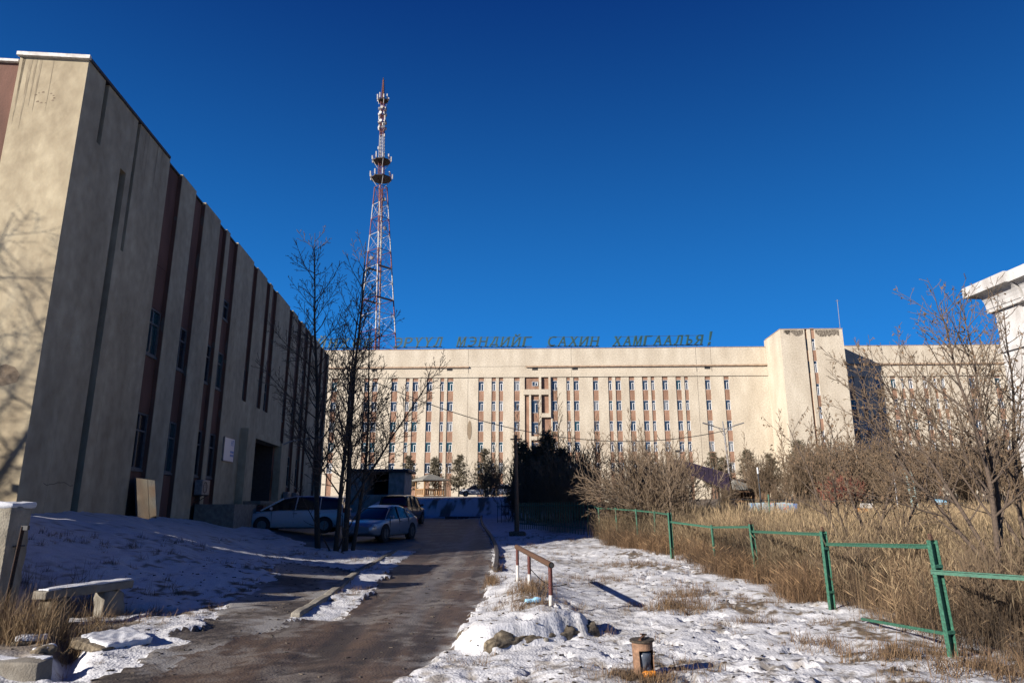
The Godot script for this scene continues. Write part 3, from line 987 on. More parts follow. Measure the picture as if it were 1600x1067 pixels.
func far_building() -> void:
	var b := thing("hospital_building", "wide six storey cream hospital block with brown window strips across the background", "building")
	b.transform = far_frame()
	var H := 26.25
	var s0 := -46.0
	var s1 := 92.0
	var dp := -0.20
	part("wall", slab(Vector3(s0, 1.5, -15.0), Vector3(s1, H - 0.06, dp)), M.tan_far, b)
	# the tall blank band under the roof, in slabs between the joints
	var jo := [s0, -25.0, -7.05, 9.5, 29.35, 40.45]
	for i in jo.size() - 1:
		part("parapet_panel", slab(Vector3(jo[i] + 0.02, 23.4, dp), Vector3(jo[i + 1] - 0.02, H - 0.01 * (i % 2), 0.0)), M.cream_far, b)
		part("frieze", slab(Vector3(jo[i] + 0.02, 22.3, dp), Vector3(jo[i + 1] - 0.02, 23.398, -0.06)), M.cream_far, b)
		part("cornice", slab(Vector3(jo[i] + 0.015, 21.6, dp), Vector3(jo[i + 1] - 0.015, 22.298, 0.16)), M.cream_far, b)
	part("parapet_panel", slab(Vector3(49.6, 23.4, dp), Vector3(70.0, H + 0.05, 0.0)), M.cream_far, b)
	part("parapet_panel", slab(Vector3(70.04, 23.4, dp), Vector3(s1, H + 0.03, 0.0)), M.cream_far, b)
	part("frieze", slab(Vector3(49.6, 22.3, dp), Vector3(s1, 23.398, -0.06)), M.cream_far, b)
	part("cornice", slab(Vector3(49.6, 21.35, dp), Vector3(s1, 22.298, 0.16)), M.cream_far, b)
	part("roof_edge", slab(Vector3(s0, H + 0.001, -0.5), Vector3(40.4, H + 0.07, 0.06)), M.ledge, b)
	part("roof_edge", slab(Vector3(49.7, H + 0.052, -0.5), Vector3(s1, H + 0.11, 0.06)), M.ledge, b)
	part("ledge", slab(Vector3(-30.0, 23.2, 0.002), Vector3(-6.95, 23.42, 0.22)), M.ledge, b)
	part("ledge", slab(Vector3(2.2, 23.2, 0.002), Vector3(40.4, 23.42, 0.22)), M.ledge, b)
	part("ledge", slab(Vector3(49.7, 23.2, 0.002), Vector3(s1, 23.42, 0.22)), M.ledge, b)
	for x in [-22.3, -10.05, 3.68, 10.08, 31.06]:
		part("vent", slab(Vector3(x - 0.45, 22.75, -0.058), Vector3(x + 0.45, 23.1, -0.03)), M.dark, b)
	# joints and drips
	for q in [[-7.05, 5.0, 23.2], [29.35, 8.0, H], [31.7, 22.4, H]]:
		part("joint", slab(Vector3(q[0] - 0.018, q[1], 0.001), Vector3(q[0] + 0.018, q[2], 0.012)), M.crack, b)
	var pm := MB.new()
	pm.xf = Transform3D(Basis().scaled(Vector3(0.34, 1.5, 1.0)), Vector3(-6.7, 13.2, 0.0))
	pm.rod(Vector3(0, 0, -0.02), Vector3(0, 0, 0.03), 1.0, 18, true)
	part("peeled_patch", pm, M.peel, b)
	# window columns
	var cols := [[-39.2, -38.3], [-36.1, -35.2], [-34.8, -34.2], [-31.6, -30.7], [-29.1, -28.2], [-25.9, -25.45], [-23.76, -23.0], [-22.5, -21.6], [-19.37, -18.4], [-17.08, -16.47], [-15.97, -15.05], [-13.69, -12.78], [-11.5, -10.88], [-10.38, -9.4], [-5.38, -4.5], [-3.26, -2.59], [-2.09, -1.42], [0.3, 1.22], [1.75, 6.15], [6.38, 7.23], [8.66, 9.23], [9.78, 10.64], [12.86, 13.73], [15.28, 15.89], [16.43, 17.3], [18.57, 19.43], [20.66, 21.54], [22.03, 22.6], [23.8, 24.7], [25.95, 26.78], [27.29, 27.9], [30.51, 31.37], [33.48, 34.29], [40.45, 49.65],
		[51.0, 51.8], [52.9, 53.7], [54.6, 55.3], [57.0, 57.6], [59.3, 60.1], [60.9, 61.35], [62.0, 62.7], [64.2, 64.9], [65.9, 66.35], [67.0, 67.6], [71.3, 72.2], [75.2, 76.1], [78.0, 78.9], [81.0, 81.9]]
	var rows := [21.0, 17.78, 14.56, 11.34, 8.12]
	var wide := pvc_window(0.92, 1.55)
	var slim := pvc_window(0.6, 1.55)
	var at := s0
	var pier_mesh := {}
	for q in cols:
		var w: float = q[1] - q[0]
		part("pier", slab(Vector3(at, 1.5, dp), Vector3(q[0], 21.598 if q[0] < 45.0 else 21.348, 0.0)), M.cream_far, b)
		at = q[1]
		if w > 3.0:
			continue
		var m: float = (q[0] + q[1]) * 0.5
		var y_top := 21.6
		for r in rows.size():
			var top: float = rows[r]
			var tone := rng.randf()
			var pm2: Material = M.pane_navy
			if r == 3 and q[0] < 5.0:
				pm2 = M.pane_teal
			elif tone < 0.12:
				pm2 = M.pane_curtain
			elif tone < 0.2:
				pm2 = M.pane_teal
			var kit := wide if w > 0.75 else slim
			var pane := part("window", kit[0], pm2, b, Vector3(m, top - 0.775, dp + 0.03))
			pane.scale = Vector3((w - 0.01) / (0.92 if w > 0.75 else 0.6), 1, 1)
			part("frame", kit[1], M.frame, pane)
			part("spandrel", slab(Vector3(q[0] + 0.003, top + 0.001, dp + 0.001), Vector3(q[1] - 0.003, y_top - 0.002, dp + 0.09)), M.tan_far, b)
			y_top = top - 1.55
		part("spandrel", slab(Vector3(q[0] + 0.003, 1.5, dp + 0.001), Vector3(q[1] - 0.003, y_top - 0.002, dp + 0.09)), M.tan_far, b)
	part("pier", slab(Vector3(at, 1.5, dp), Vector3(s1, 21.34, 0.0)), M.cream_far, b)
	# the stacked balconies in the middle
	part("balcony_back", slab(Vector3(1.77, 1.5, dp + 0.001), Vector3(6.13, 21.59, -0.16)), M.tan_far, b)
	for q in [[1.76, 2.02, 5.0, 21.59, 0.10], [4.28, 4.66, 12.0, 21.59, 0.55], [5.82, 6.14, 15.8, 21.59, 0.55], [2.7, 3.02, 5.0, 19.6, 0.45]]:
		part("balcony_fin", slab(Vector3(q[0], q[2], -0.158), Vector3(q[1], q[3], q[4] * 0.5)), M.cream_far, b)
	for q in [[1.8, 5.82, 18.75, 19.6, 0.56], [4.3, 6.13, 15.15, 15.8, 0.57], [3.03, 4.27, 11.6, 12.2, 0.4]]:
		part("balcony_front", slab(Vector3(q[0], q[2], -0.156), Vector3(q[1], q[3], q[4] * 0.5 + 0.01)), M.cream_far, b)
	for q in [[3.2, 4.15, 20.2, 20.9], [3.1, 4.24, 15.9, 17.9], [3.1, 4.2, 12.6, 14.4], [3.1, 4.2, 9.4, 11.2], [4.9, 5.8, 9.4, 11.2]]:
		var hh: float = q[3] - q[2]
		var kit2 := pvc_window(q[1] - q[0], hh)
		var pane2 := part("window", kit2[0], M.pane_navy, b, Vector3((q[0] + q[1]) * 0.5, (q[2] + q[3]) * 0.5, -0.13))
		if q[0] < 4.5:
			part("frame", kit2[1], M.frame, pane2)
	# stair tower that stands forward
	var tz := 6.9
	var th := 27.35
	var strips := [[44.05, 44.42], [44.92, 45.5]]
	part("tower_core", slab(Vector3(40.5, 1.5, -0.5), Vector3(49.6, th - 0.08, tz - 0.25)), M.tan_far, b)
	var a2 := 40.45
	for q in strips:
		part("tower_wall", slab(Vector3(a2, 1.5, -0.5 if a2 < 41.0 else tz - 0.26), Vector3(q[0], th, tz)), M.cream_far, b)
		a2 = q[1]
	part("tower_wall", slab(Vector3(a2, 1.5, -0.5), Vector3(49.65, th, tz)), M.cream_far, b)
	part("roof_edge", slab(Vector3(40.4, th + 0.001, 0.0), Vector3(49.7, th + 0.08, tz + 0.05)), M.ledge, b)
	var yy := 25.9
	while yy > 6.0:
		var kit3 := pvc_window(0.56, 1.75)
		var pane3 := part("window", kit3[0], M.pane_navy, b, Vector3(45.21, yy - 0.875, tz - 0.23))
		part("frame", kit3[1], M.frame, pane3)
		part("spandrel", slab(Vector3(44.925, yy + 0.001, tz - 0.249), Vector3(45.495, yy + 1.63, tz - 0.13)), M.tan_far, b)
		if yy > 20.0:
			part("window", slab(Vector3(44.06, yy - 1.75, tz - 0.249), Vector3(44.41, yy, tz - 0.21)), M.pane_dark, b)
		yy -= 3.4
	# plaster fallen from the tower top
	for q in [[41.2, 43.95, 0.9], [45.6, 49.3, 1.0], [41.0, 41.9, 0.7]]:
		var st := MB.new()
		var x: float = q[0]
		var lo := 0.35
		while x < q[1] - 0.2:
			var nx := x + 0.22
			var lo2 := clampf(lo + rng.randf_range(-0.28, 0.28), 0.15, q[2])
			st.face([Vector3(x, th - 0.12 - rng.randf() * 0.1, tz + 0.004), Vector3(nx, th - 0.12, tz + 0.004), Vector3(nx, th - 0.2 - lo2, tz + 0.004), Vector3(x, th - 0.2 - lo, tz + 0.004)], Vector3(0, 0, 1))
			lo = lo2
			x = nx
		part("peeled_patch", st, M.peel_grey, b)
	# chimneys
	for x in [-27.5, 62.0]:
		part("roof_hut", slab(Vector3(x, H, -9.0), Vector3(x + 3.0, H + 0.9, -5.0)), M.cream_far, b)


func roof_sign() -> void:
	var s := thing("rooftop_sign", "row of slanted teal letters on rails along the hospital roof edge, spelling a health slogan", "sign")
	s.transform = far_frame() * Transform3D(Basis(), Vector3(0, 0, -0.6))
	var font := SystemFont.new()
	font.font_names = PackedStringArray(["Droid Sans"])
	font.font_weight = 400
	var words := [["ΘΘРИЙНХΘΘ", -40.2, -22.6, 26.92, 26.86], ["ЭРYYЛ", -19.5, -11.35, 26.86, 26.92], ["МЭНДИЙГ", -9.2, 3.3, 26.92, 26.85], ["САХИН", 5.6, 14.2, 26.85, 26.8], ["ХАМГААЛЪЯ", 16.2, 30.9, 26.8, 26.92], ["!", 31.5, 32.1, 26.9, 26.9]]
	var rail := MB.new()
	var posts := MB.new()
	var cache := {}
	for w in words:
		var n: int = w[0].length()
		var pitch: float = (w[2] - w[1]) / n
		for i in n:
			var ch: String = w[0][i]
			if not cache.has(ch):
				var tm := TextMesh.new()
				tm.text = ch
				tm.font = font
				tm.font_size = 64
				tm.depth = 0.0
				tm.pixel_size = 0.01
				tm.curve_step = 1.0
				var bb := tm.get_aabb()
				cache[ch] = [tm, bb]
			var tm2: TextMesh = cache[ch][0]
			var bb2: AABB = cache[ch][1]
			var cap := 0.46
			var lw := minf(pitch * 0.72, 1.25) if ch != "!" else 0.35
			var lh := 1.55
			if ch == "!":
				lh = 2.1
			var extra := 1.0
			if ch == "Й":
				extra = 1.28
			elif ch == "Д":
				extra = 1.12
			var yb := lerpf(w[3], w[4], float(i) / maxf(1.0, n - 1.0))
			if ch == "Д":
				yb -= 0.18
			var sx := lw / bb2.size.x
			var sy := lh * extra / bb2.size.y
			var shear := Basis(Vector3(sx, 0, 0), Vector3(sy * 0.22, sy, 0), Vector3(0, 0, 1))
			var cxp: float = w[1] + pitch * (i + 0.45)
			var off := shear * Vector3(-bb2.get_center().x, -bb2.position.y, 0)
			# rim first, lit face in front of it
			for lay in 2:
				var o := MeshInstance3D.new()
				o.name = numbered("letter", s)
				var td: TextMesh = tm2.duplicate()
				td.depth = 0.22 if lay == 0 else 0.03
				o.mesh = td
				o.material_override = M.letter_edge if lay == 0 else M.letter
				var d := Vector3(-0.09, 0.0, 0.0) if lay == 0 else Vector3(0.03, 0, 0.135)
				o.transform = Transform3D(shear, Vector3(cxp, yb, 0) + off + d)
				if lay == 1:
					o.name = numbered("letter_face", s)
				s.add_child(o, true)
			if i % 2 == 0 or i == n - 1:
				posts.bar(Vector3(cxp - 0.2, 26.1, -0.15), Vector3(cxp - 0.2, yb, -0.15), 0.08, 0.08)
		rail.bar(Vector3(w[1], w[3] - 0.06, -0.15), Vector3(w[2] - 0.1, w[4] - 0.06, -0.15), 0.14, 0.12)
		if n > 1:
			rail.bar(Vector3(w[1] + 0.4, w[3] + 1.5, -0.16), Vector3(w[2] - 0.1, w[4] + 1.5, -0.16), 0.05, 0.05)
	part("rail", rail, M.black_metal, s)
	part("post", posts, M.black_metal, s)


func white_building() -> void:
	# its long side runs towards us at the right edge of the view
	var b := thing("white_building", "bright white building with stepped cornice at the right edge", "building")
	b.transform = Transform3D(Basis(Vector3(0.06, 0, 0.998).normalized(), Vector3.UP, Vector3(-0.998, 0, 0.06).normalized()), Vector3(27.5, 0, -37.0))
	# local x runs towards the viewer, z out of the wall (to the left)
	part("wall", slab(Vector3(0, -0.5, -9.0), Vector3(30.0, 13.0, 0.0)), M.white_wall, b)
	part("corner_pilaster", slab(Vector3(-0.12, -0.5, -1.0), Vector3(1.6, 9.95, 0.16)), M.white_wall, b)
	part("capital", slab(Vector3(-0.25, 9.95, -1.1), Vector3(1.75, 10.2, 0.3)), M.white_wall, b)
	part("frieze_block", slab(Vector3(-0.12, 10.2, -1.0), Vector3(1.62, 12.3, 0.18)), M.white_wall, b)
	part("string_course", slab(Vector3(1.76, 10.9, 0.002), Vector3(30, 11.15, 0.3)), M.white_wall, b)
	for q in [[-0.45, 12.3, 12.5, 0.4, 2.2], [2.25, 12.3, 12.5, 0.3, 30.0]]:
		part("moulding", slab(Vector3(q[0], q[1], -9.0), Vector3(q[4], q[2], q[3])), M.white_wall, b)
	# cove under the crown, swept
	for seg in [[-0.4, 2.1, 0.12], [2.2, 30.0, 0.0]]:
		var cv := MB.new()
		var last := Vector2(0.32 + seg[2], 12.5)
		for k in range(1, 7):
			var a := PI * 0.5 * k / 6.0
			var nx2 := Vector2(0.32 + seg[2] + (1.0 - cos(a)) * 0.65, 12.5 + sin(a) * 0.85)
			cv.face([Vector3(seg[0], last.y, last.x), Vector3(seg[1], last.y, last.x), Vector3(seg[1], nx2.y, nx2.x), Vector3(seg[0], nx2.y, nx2.x)], Vector3(0, -0.3, 1))
			for e in [0, 1]:
				cv.face([Vector3(seg[e], last.y, last.x), Vector3(seg[e], nx2.y, nx2.x), Vector3(seg[e], nx2.y, 0.0), Vector3(seg[e], last.y, 0.0)], Vector3(-1 if e == 0 else 1, 0, 0))
			last = nx2
		part("cove", cv, M.white_wall, b)
	part("crown", slab(Vector3(-1.05, 13.35, -9.0), Vector3(2.15, 13.95, 1.22)), M.white_wall, b)
	part("crown", slab(Vector3(2.15, 13.36, -9.0), Vector3(30.0, 13.951, 1.0)), M.white_wall, b)
	for x in [4.3, 9.0, 14.0]:
		for y in [6.4, 1.8]:
			var wn := old_window(1.6, 2.7, true)
			var pane := part("window", wn[0], M.pane_navy, b, Vector3(x, y + 1.35, 0.03))
			part("frame", wn[1], M.ledge, pane)
			part("window_head", slab(Vector3(x - 1.0, y + 2.72, 0.002), Vector3(x + 1.0, y + 2.95, 0.25)), M.white_wall, b)
			part("sill", slab(Vector3(x - 0.9, y - 0.15, 0.002), Vector3(x + 0.9, y, 0.2)), M.white_wall, b)
	var c := thing("security_camera", "small grey security camera under the white cornice", "camera")
	c.transform = b.transform * Transform3D(Basis(), Vector3(3.0, 11.6, 0.0))
	var cb := MB.new()
	cb.cham(Vector3(0, 0.1, 0.3), Vector3(0.35, 0.2, 0.3), 0.03)
	part("casing", cb, M.grey_metal, c)
	part("bracket", slab(Vector3(-0.04, 0.05, 0.0), Vector3(0.04, 0.13, 0.2)), M.grey_metal, c)


# ---------------------------------------------------------------- mast
func tv_tower() -> void:
	var t := thing("lattice_tower", "tall red and white lattice broadcasting tower behind the hospital roof", "tower", Vector3(-32.6, 3.0, -165.0), 0.0)
	t.rotation.z = deg_to_rad(1.35)
	# half diagonal at a height above the tower's foot
	var wid := func(y: float) -> float:
		return lerpf(7.2, 1.62, clampf(y / 80.0, 0.0, 1.0)) if y < 80.0 else 1.62
	var corner := func(k: int, y: float) -> Vector3:
		var a := PI * 0.5 * k + PI * 0.03
		return Vector3(sin(a), 0, cos(a)) * wid.call(y) + Vector3(0, y, 0)
	var ys := [0.0, 10, 20, 29, 36.0, 40.5, 45.0, 49.0, 53.5, 57.5, 62.0, 66.5, 71.0, 75.0, 80.0]
	var white := [true, false, true, false, false, true, false, true, true, false, true, false, true, false]
	for i in ys.size() - 1:
		var m := MB.new()
		var y0: float = ys[i]
		var y1: float = ys[i + 1]
		for k in 4:
			m.rod(corner.call(k, y0), corner.call(k, y1), 0.17 if y0 < 60.0 else 0.14, 6)
			m.rod(corner.call(k, y1), corner.call(k + 1, y1), 0.085, 5)
			m.rod(corner.call(k, y0), corner.call(k + 1, y1), 0.04, 4)
			m.rod(corner.call(k + 1, y0), corner.call(k, y1), 0.04, 4)
		part("lattice_section", m, M.white_metal if white[i] else M.red_metal, t)
	# lift shaft with ladder through the middle
	for i in 8:
		var m := MB.new()
		var y0 := 10.0 * i
		for q in [[-1, -1], [1, -1], [1, 1], [-1, 1]]:
			m.rod(Vector3(q[0] * 0.42, y0, q[1] * 0.42), Vector3(q[0] * 0.42, y0 + 10.0, q[1] * 0.42), 0.09, 5)
		for k in 8:
			var yy := y0 + k * 1.25
			for q in [[-1, -1, 1, -1], [1, -1, 1, 1], [1, 1, -1, 1], [-1, 1, -1, -1]]:
				m.rod(Vector3(q[0] * 0.42, yy, q[1] * 0.42), Vector3(q[2] * 0.42, yy + 1.25, q[3] * 0.42), 0.045, 4)
		part("shaft_section", m, M.red_metal if i % 2 else M.white_metal, t)
	# half way landings
	for q in [[49.0, 5], [57.5, 4]]:
		var m := MB.new()
		m.xf = Transform3D(Basis(Vector3.UP, PI * 0.28), Vector3.ZERO)
		var hw: float = wid.call(q[0]) * 0.72
		m.span(Vector3(-hw, q[0] - 0.05, -hw), Vector3(hw, q[0] + 0.1, -hw + 0.9))
		m.span(Vector3(-hw, q[0] - 0.051, hw - 0.9), Vector3(hw, q[0] + 0.101, hw))
		part("landing", m, M.deck, t)
	# upper mast
	var up := [[82.0, 88.0, 0.85, 0.8], [88.0, 95.0, 0.78, 0.7], [95.0, 105.6, 0.66, 0.6], [105.6, 112.0, 0.42, 0.12]]
	for i in up.size():
		var q: Array = up[i]
		var m := MB.new()
		var steps := int((q[1] - q[0]) / 0.9)
		for k in steps:
			var f0 := float(k) / steps
			var f1 := float(k + 1) / steps
			var r0 := lerpf(q[2], q[3], f0)
			var r1 := lerpf(q[2], q[3], f1)
			var y0 := lerpf(q[0], q[1], f0)
			var y1 := lerpf(q[0], q[1], f1)
			for j in 4:
				var a := Vector3(sin(j * PI * 0.5 + 0.6) * r0, y0, cos(j * PI * 0.5 + 0.6) * r0)
				var a1 := Vector3(sin(j * PI * 0.5 + 0.6) * r1, y1, cos(j * PI * 0.5 + 0.6) * r1)
				var b1 := Vector3(sin((j + 1) * PI * 0.5 + 0.6) * r1, y1, cos((j + 1) * PI * 0.5 + 0.6) * r1)
				m.rod(a, a1, 0.09, 5)
				m.rod(a1, b1, 0.05, 4)
				m.rod(a, b1, 0.05, 4)
		part("mast_section", m, M.white_metal if i == 1 else M.red_metal, t)
	# round decks with their rails
	for q in [[82.3, 2.8], [87.3, 2.4], [105.4, 1.4]]:
		var m := MB.new()
		var n := 8
		var r: float = q[1]
		var ring := []
		var ring2 := []
		for k in n:
			var a := TAU * (k + 0.5) / n
			ring.append(Vector3(sin(a) * r, q[0], cos(a) * r))
			ring2.append(Vector3(sin(a) * r, q[0] + 0.18, cos(a) * r))
		m.face(ring, Vector3.DOWN)
		m.face(ring2, Vector3.UP)
		for k in n:
			m.face([ring[k], ring[(k + 1) % n], ring2[(k + 1) % n], ring2[k]], ring[k] + ring[(k + 1) % n] - Vector3(0, 2 * q[0], 0))
		var dk := part("deck", m, M.deck, t)
		var ra := MB.new()
		for k in n:
			for h in [0.6, 1.15]:
				ra.rod(ring2[k] + Vector3(0, h, 0), ring2[(k + 1) % n] + Vector3(0, h, 0), 0.035, 4)
			ra.rod(ring2[k], ring2[k] + Vector3(0, 1.15, 0), 0.04, 4)
		part("railing", ra, M.red_metal, dk)
		var st := MB.new()
		for k in 4:
			var a := TAU * (k + 0.25) / 4.0
			var o := Vector3(sin(a), 0, cos(a))
			st.rod(o * r * 0.92 + Vector3(0, q[0], 0), o * 1.0 + Vector3(0, q[0] - r * 0.8, 0), 0.09, 5)
		part("strut", st, M.white_metal, dk)
		var an := MB.new()
		for k in 9:
			var a := TAU * k / 9.0 + 0.3
			var o := Vector3(sin(a), 0, cos(a)) * (r + 0.12)
			var hh := rng.randf_range(1.0, 1.9)
			an.box(o + Vector3(0, q[0] + 0.2 + hh * 0.5, 0), Vector3(0.3, hh, 0.22))
		part("panel_antenna", an, M.white_metal, dk)
	var dish := MB.new()
	for k in 14:
		var y := 88.8 + rng.randf() * 16.0
		var a := rng.randf() * TAU
		var o := Vector3(sin(a), 0, cos(a))
		var hh := rng.randf_range(0.6, 1.6)
		dish.rod(o * 0.9 + Vector3(0, y, 0), o * 0.9 + Vector3(0, y + hh, 0), 0.2, 7, true)
	part("antenna", dish, M.white_metal, t)
	for y in [97.2, 99.0, 101.4, 103.0]:
		var dr := MB.new()
		for k in 5:
			var a: float = TAU * k / 5.0 + y
			var o := Vector3(sin(a), 0, cos(a))
			dr.rod(o * 0.75 + Vector3(0, y, 0), o * 1.15 + Vector3(0, y, 0), 0.42, 8, true)
		part("dish_antenna", dr, M.white_metal, t)
	for q in [[68.0, 1.0], [60.0, -1.2], [76.0, 0.8]]:
		var dr := MB.new()
		var w: float = wid.call(q[0]) * 0.6
		dr.rod(Vector3(w * signf(q[1]), q[0], 0.8), Vector3(w * signf(q[1]), q[0], 1.2), 0.5, 8, true)
		part("dish_antenna", dr, M.grey_metal, t)
	var sp := MB.new()
	sp.rod(Vector3(0, 105, 0), Vector3(0, 112.6, 0), 0.12, 6)
	for k in 8:
		var y := 106.6 + k * 0.72
		sp.rod(Vector3(-0.55, y, 0), Vector3(0.55, y + 0.12, 0), 0.04, 4)
		sp.rod(Vector3(0, y + 0.3, -0.55), Vector3(0, y + 0.4, 0.55), 0.04, 4)
	part("spire", sp, M.rail_rust, t)


# ---------------------------------------------------------------- trees and bushes
func branch(wood: MB, twigs: MB, leaves: MB, p: Vector3, d: Vector3, ln: float, r: float, lv: int, P: Dictionary) -> void:
	var segs: int = P.segs[lv]
	var pts := PackedVector3Array([p])
	var rad := PackedFloat32Array([r])
	var dirs := [d]
	var q := p
	var tip: float = P.tip[lv]
	for i in segs:
		d = (d + Vector3(rng.randfn(), rng.randfn() * 0.7, rng.randfn()) * P.wander[lv] + Vector3(0, P.up[lv], 0)).normalized()
		q += d * (ln / segs)
		pts.append(q)
		rad.append(maxf(P.thin, r * lerpf(1.0, tip, pow((i + 1.0) / segs, P.get("taper", 0.9)))))
		dirs.append(d)
	var mb := wood if lv <= P.woody else twigs
	mb.tube(pts, rad, P.sides[lv])
	if leaves and lv >= P.leaf_from:
		for k in int(P.leaf_n * (0.4 + rng.randf())):
			var i := rng.randi_range(1, segs)
			leaf(leaves, pts[i] + Vector3(rng.randfn(), rng.randfn(), rng.randfn()) * 0.012, P.leaf)
	if lv >= P.levels:
		return
	var n: int = int(round(P.kids[lv] * rng.randf_range(0.75, 1.25) * (1.0 if lv == 0 else clampf(ln / P.ref[lv], 0.3, 1.4))))
	var spin := rng.randf() * TAU
	for k in n:
		var f: float = lerpf(P.from[lv], 0.97, (k + rng.randf()) / n)
		var fi := f * segs
		var i := mini(int(fi), segs - 1)
		var at := pts[i].lerp(pts[i + 1], fi - i)
		var dd: Vector3 = dirs[i + 1]
		spin += 2.4 + rng.randf_range(-0.5, 0.5)
		var u := dd.cross(Vector3.UP if absf(dd.y) < 0.95 else Vector3.RIGHT).normalized()
		var w := dd.cross(u)
		var side := u * cos(spin) + w * sin(spin)
		var an := deg_to_rad(P.angle[lv] * rng.randf_range(0.7, 1.25))
		var nd := (dd * cos(an) + side * sin(an)).normalized()
		var nl: float = P.ratio[lv] * ln * lerpf(1.0, P.get("crown", 0.3), f) * rng.randf_range(0.7, 1.15)
		var nr2 := maxf(P.thin, minf(rad[i] * 0.75, r * P.rratio[lv] * lerpf(1.0, 0.45, f) * rng.randf_range(0.8, 1.1)))
		branch(wood, twigs, leaves, at, nd, nl, nr2, lv + 1, P)


func leaf(mb: MB, p: Vector3, s: float) -> void:
	# a dry leaf that hangs, curled along its middle
	var d := Vector3(rng.randfn() * 0.7, -1.0 + rng.randfn() * 0.6, rng.randfn() * 0.7).normalized()
	var u := d.cross(Vector3(rng.randfn(), rng.randfn(), rng.randfn())).normalized()
	var k := d.cross(u) * s * 0.12
	var l := s * rng.randf_range(0.6, 1.3)
	var w := l * rng.randf_range(0.16, 0.3)
	var a := p
	var b := p + d * l
	var m := p + d * l * 0.5 + k
	mb.face([a, m + u * w, b], k + u * 0.01)
	mb.face([a, m - u * w, b], k - u * 0.01)


func tree_into(o: Node3D, stems: Array, P: Dictionary, wm: Material, tm: Material, lm: Material = null) -> void:
	var wood := MB.new()
	var twigs := MB.new()
	var leaves: MB = MB.new() if lm else null
	for s in stems:
		branch(wood, twigs, leaves, s[0], s[1].normalized(), s[2], s[3], 0, P)
	part("trunk", wood, wm, o)
	var cr := part("crown", twigs, tm, o)
	if leaves:
		part("dry_leaves", leaves, lm, cr)


func poplar_params() -> Dictionary:
	return {"segs": [9, 6, 5, 4], "wander": [0.035, 0.07, 0.1, 0.12], "up": [0.02, 0.09, 0.07, 0.04], "tip": [0.1, 0.15, 0.25, 0.4], "sides": [8, 5, 4, 3], "woody": 1, "levels": 3, "kids": [36, 14, 7], "ref": [1.0, 2.6, 1.1], "from": [0.16, 0.18, 0.15], "angle": [50.0, 44.0, 42.0], "ratio": [0.325, 0.44, 0.46], "rratio": [0.34, 0.5, 0.6], "thin": 0.0075, "crown": 0.25}


func front_trees() -> void:
	var P := poplar_params()
	var g := "bare trees in front of the shaded wall"
	var t := thing("bare_tree", "tall bare tree of three dark stems right of the parked white car", "tree", Vector3(-5.75, ht(-5.75, -24.5) - 0.05, -24.5), 0.0, g)
	tree_into(t, [[Vector3(0, 0, 0), Vector3(0.03, 1, 0.0), 12.0, 0.11], [Vector3(-0.3, 0, 0.1), Vector3(-0.02, 1, 0.04), 10.2, 0.09], [Vector3(0.22, 0, -0.2), Vector3(0.12, 1, -0.1), 9.0, 0.08], [Vector3(0.1, 1.6, -0.1), Vector3(0.55, 1, 0.0), 6.2, 0.05]], P, M.bark, M.twig)
	t = thing("bare_tree", "slender bare tree leaning left with one stem before the shaded wall", "tree", Vector3(-6.8, ht(-6.8, -24.9) - 0.05, -24.9), 0.0, g)
	tree_into(t, [[Vector3(0, 0, 0), Vector3(-0.12, 1, 0), 12.6, 0.105]], P, M.bark, M.twig)
	t = thing("bare_tree", "low bare shoots growing at the foot of the dark three stemmed tree", "tree", Vector3(-5.95, ht(-5.95, -24.2) - 0.05, -24.2), 0.0, g)
	var Q := poplar_params()
	Q.kids = [9, 5, 3]
	tree_into(t, [[Vector3(0, 0, 0), Vector3(0.5, 1, 0.3), 2.6, 0.03], [Vector3(-0.2, 0, 0), Vector3(-0.6, 1, 0.1), 3.0, 0.03], [Vector3(0.2, 0, 0.1), Vector3(0.1, 1, 0.5), 2.2, 0.025]], Q, M.bark, M.twig)
	# stands outside the view; its branches cast the shadow on the sunlit end wall
	t = thing("bare_tree", "bare tree left of the view that throws branch shadows on the end wall", "tree", Vector3(-22.0, ht(-22.0, -11.0), -11.0), 0.0, g)
	var R := poplar_params()
	R.kids = [22, 9, 5]
	R.thin = 0.006
	R.angle = [58.0, 48.0, 40.0]
	R.ratio = [0.5, 0.45, 0.42]
	tree_into(t, [[Vector3(0, 0, 0), Vector3(0.1, 1, 0.1), 12.5, 0.12], [Vector3(0.4, 0, 0.3), Vector3(0.3, 1, -0.2), 11.0, 0.08], [Vector3(-0.4, 0, 0.3), Vector3(-0.1, 1, 0.2), 12.0, 0.08]], R, M.bark, M.twig)


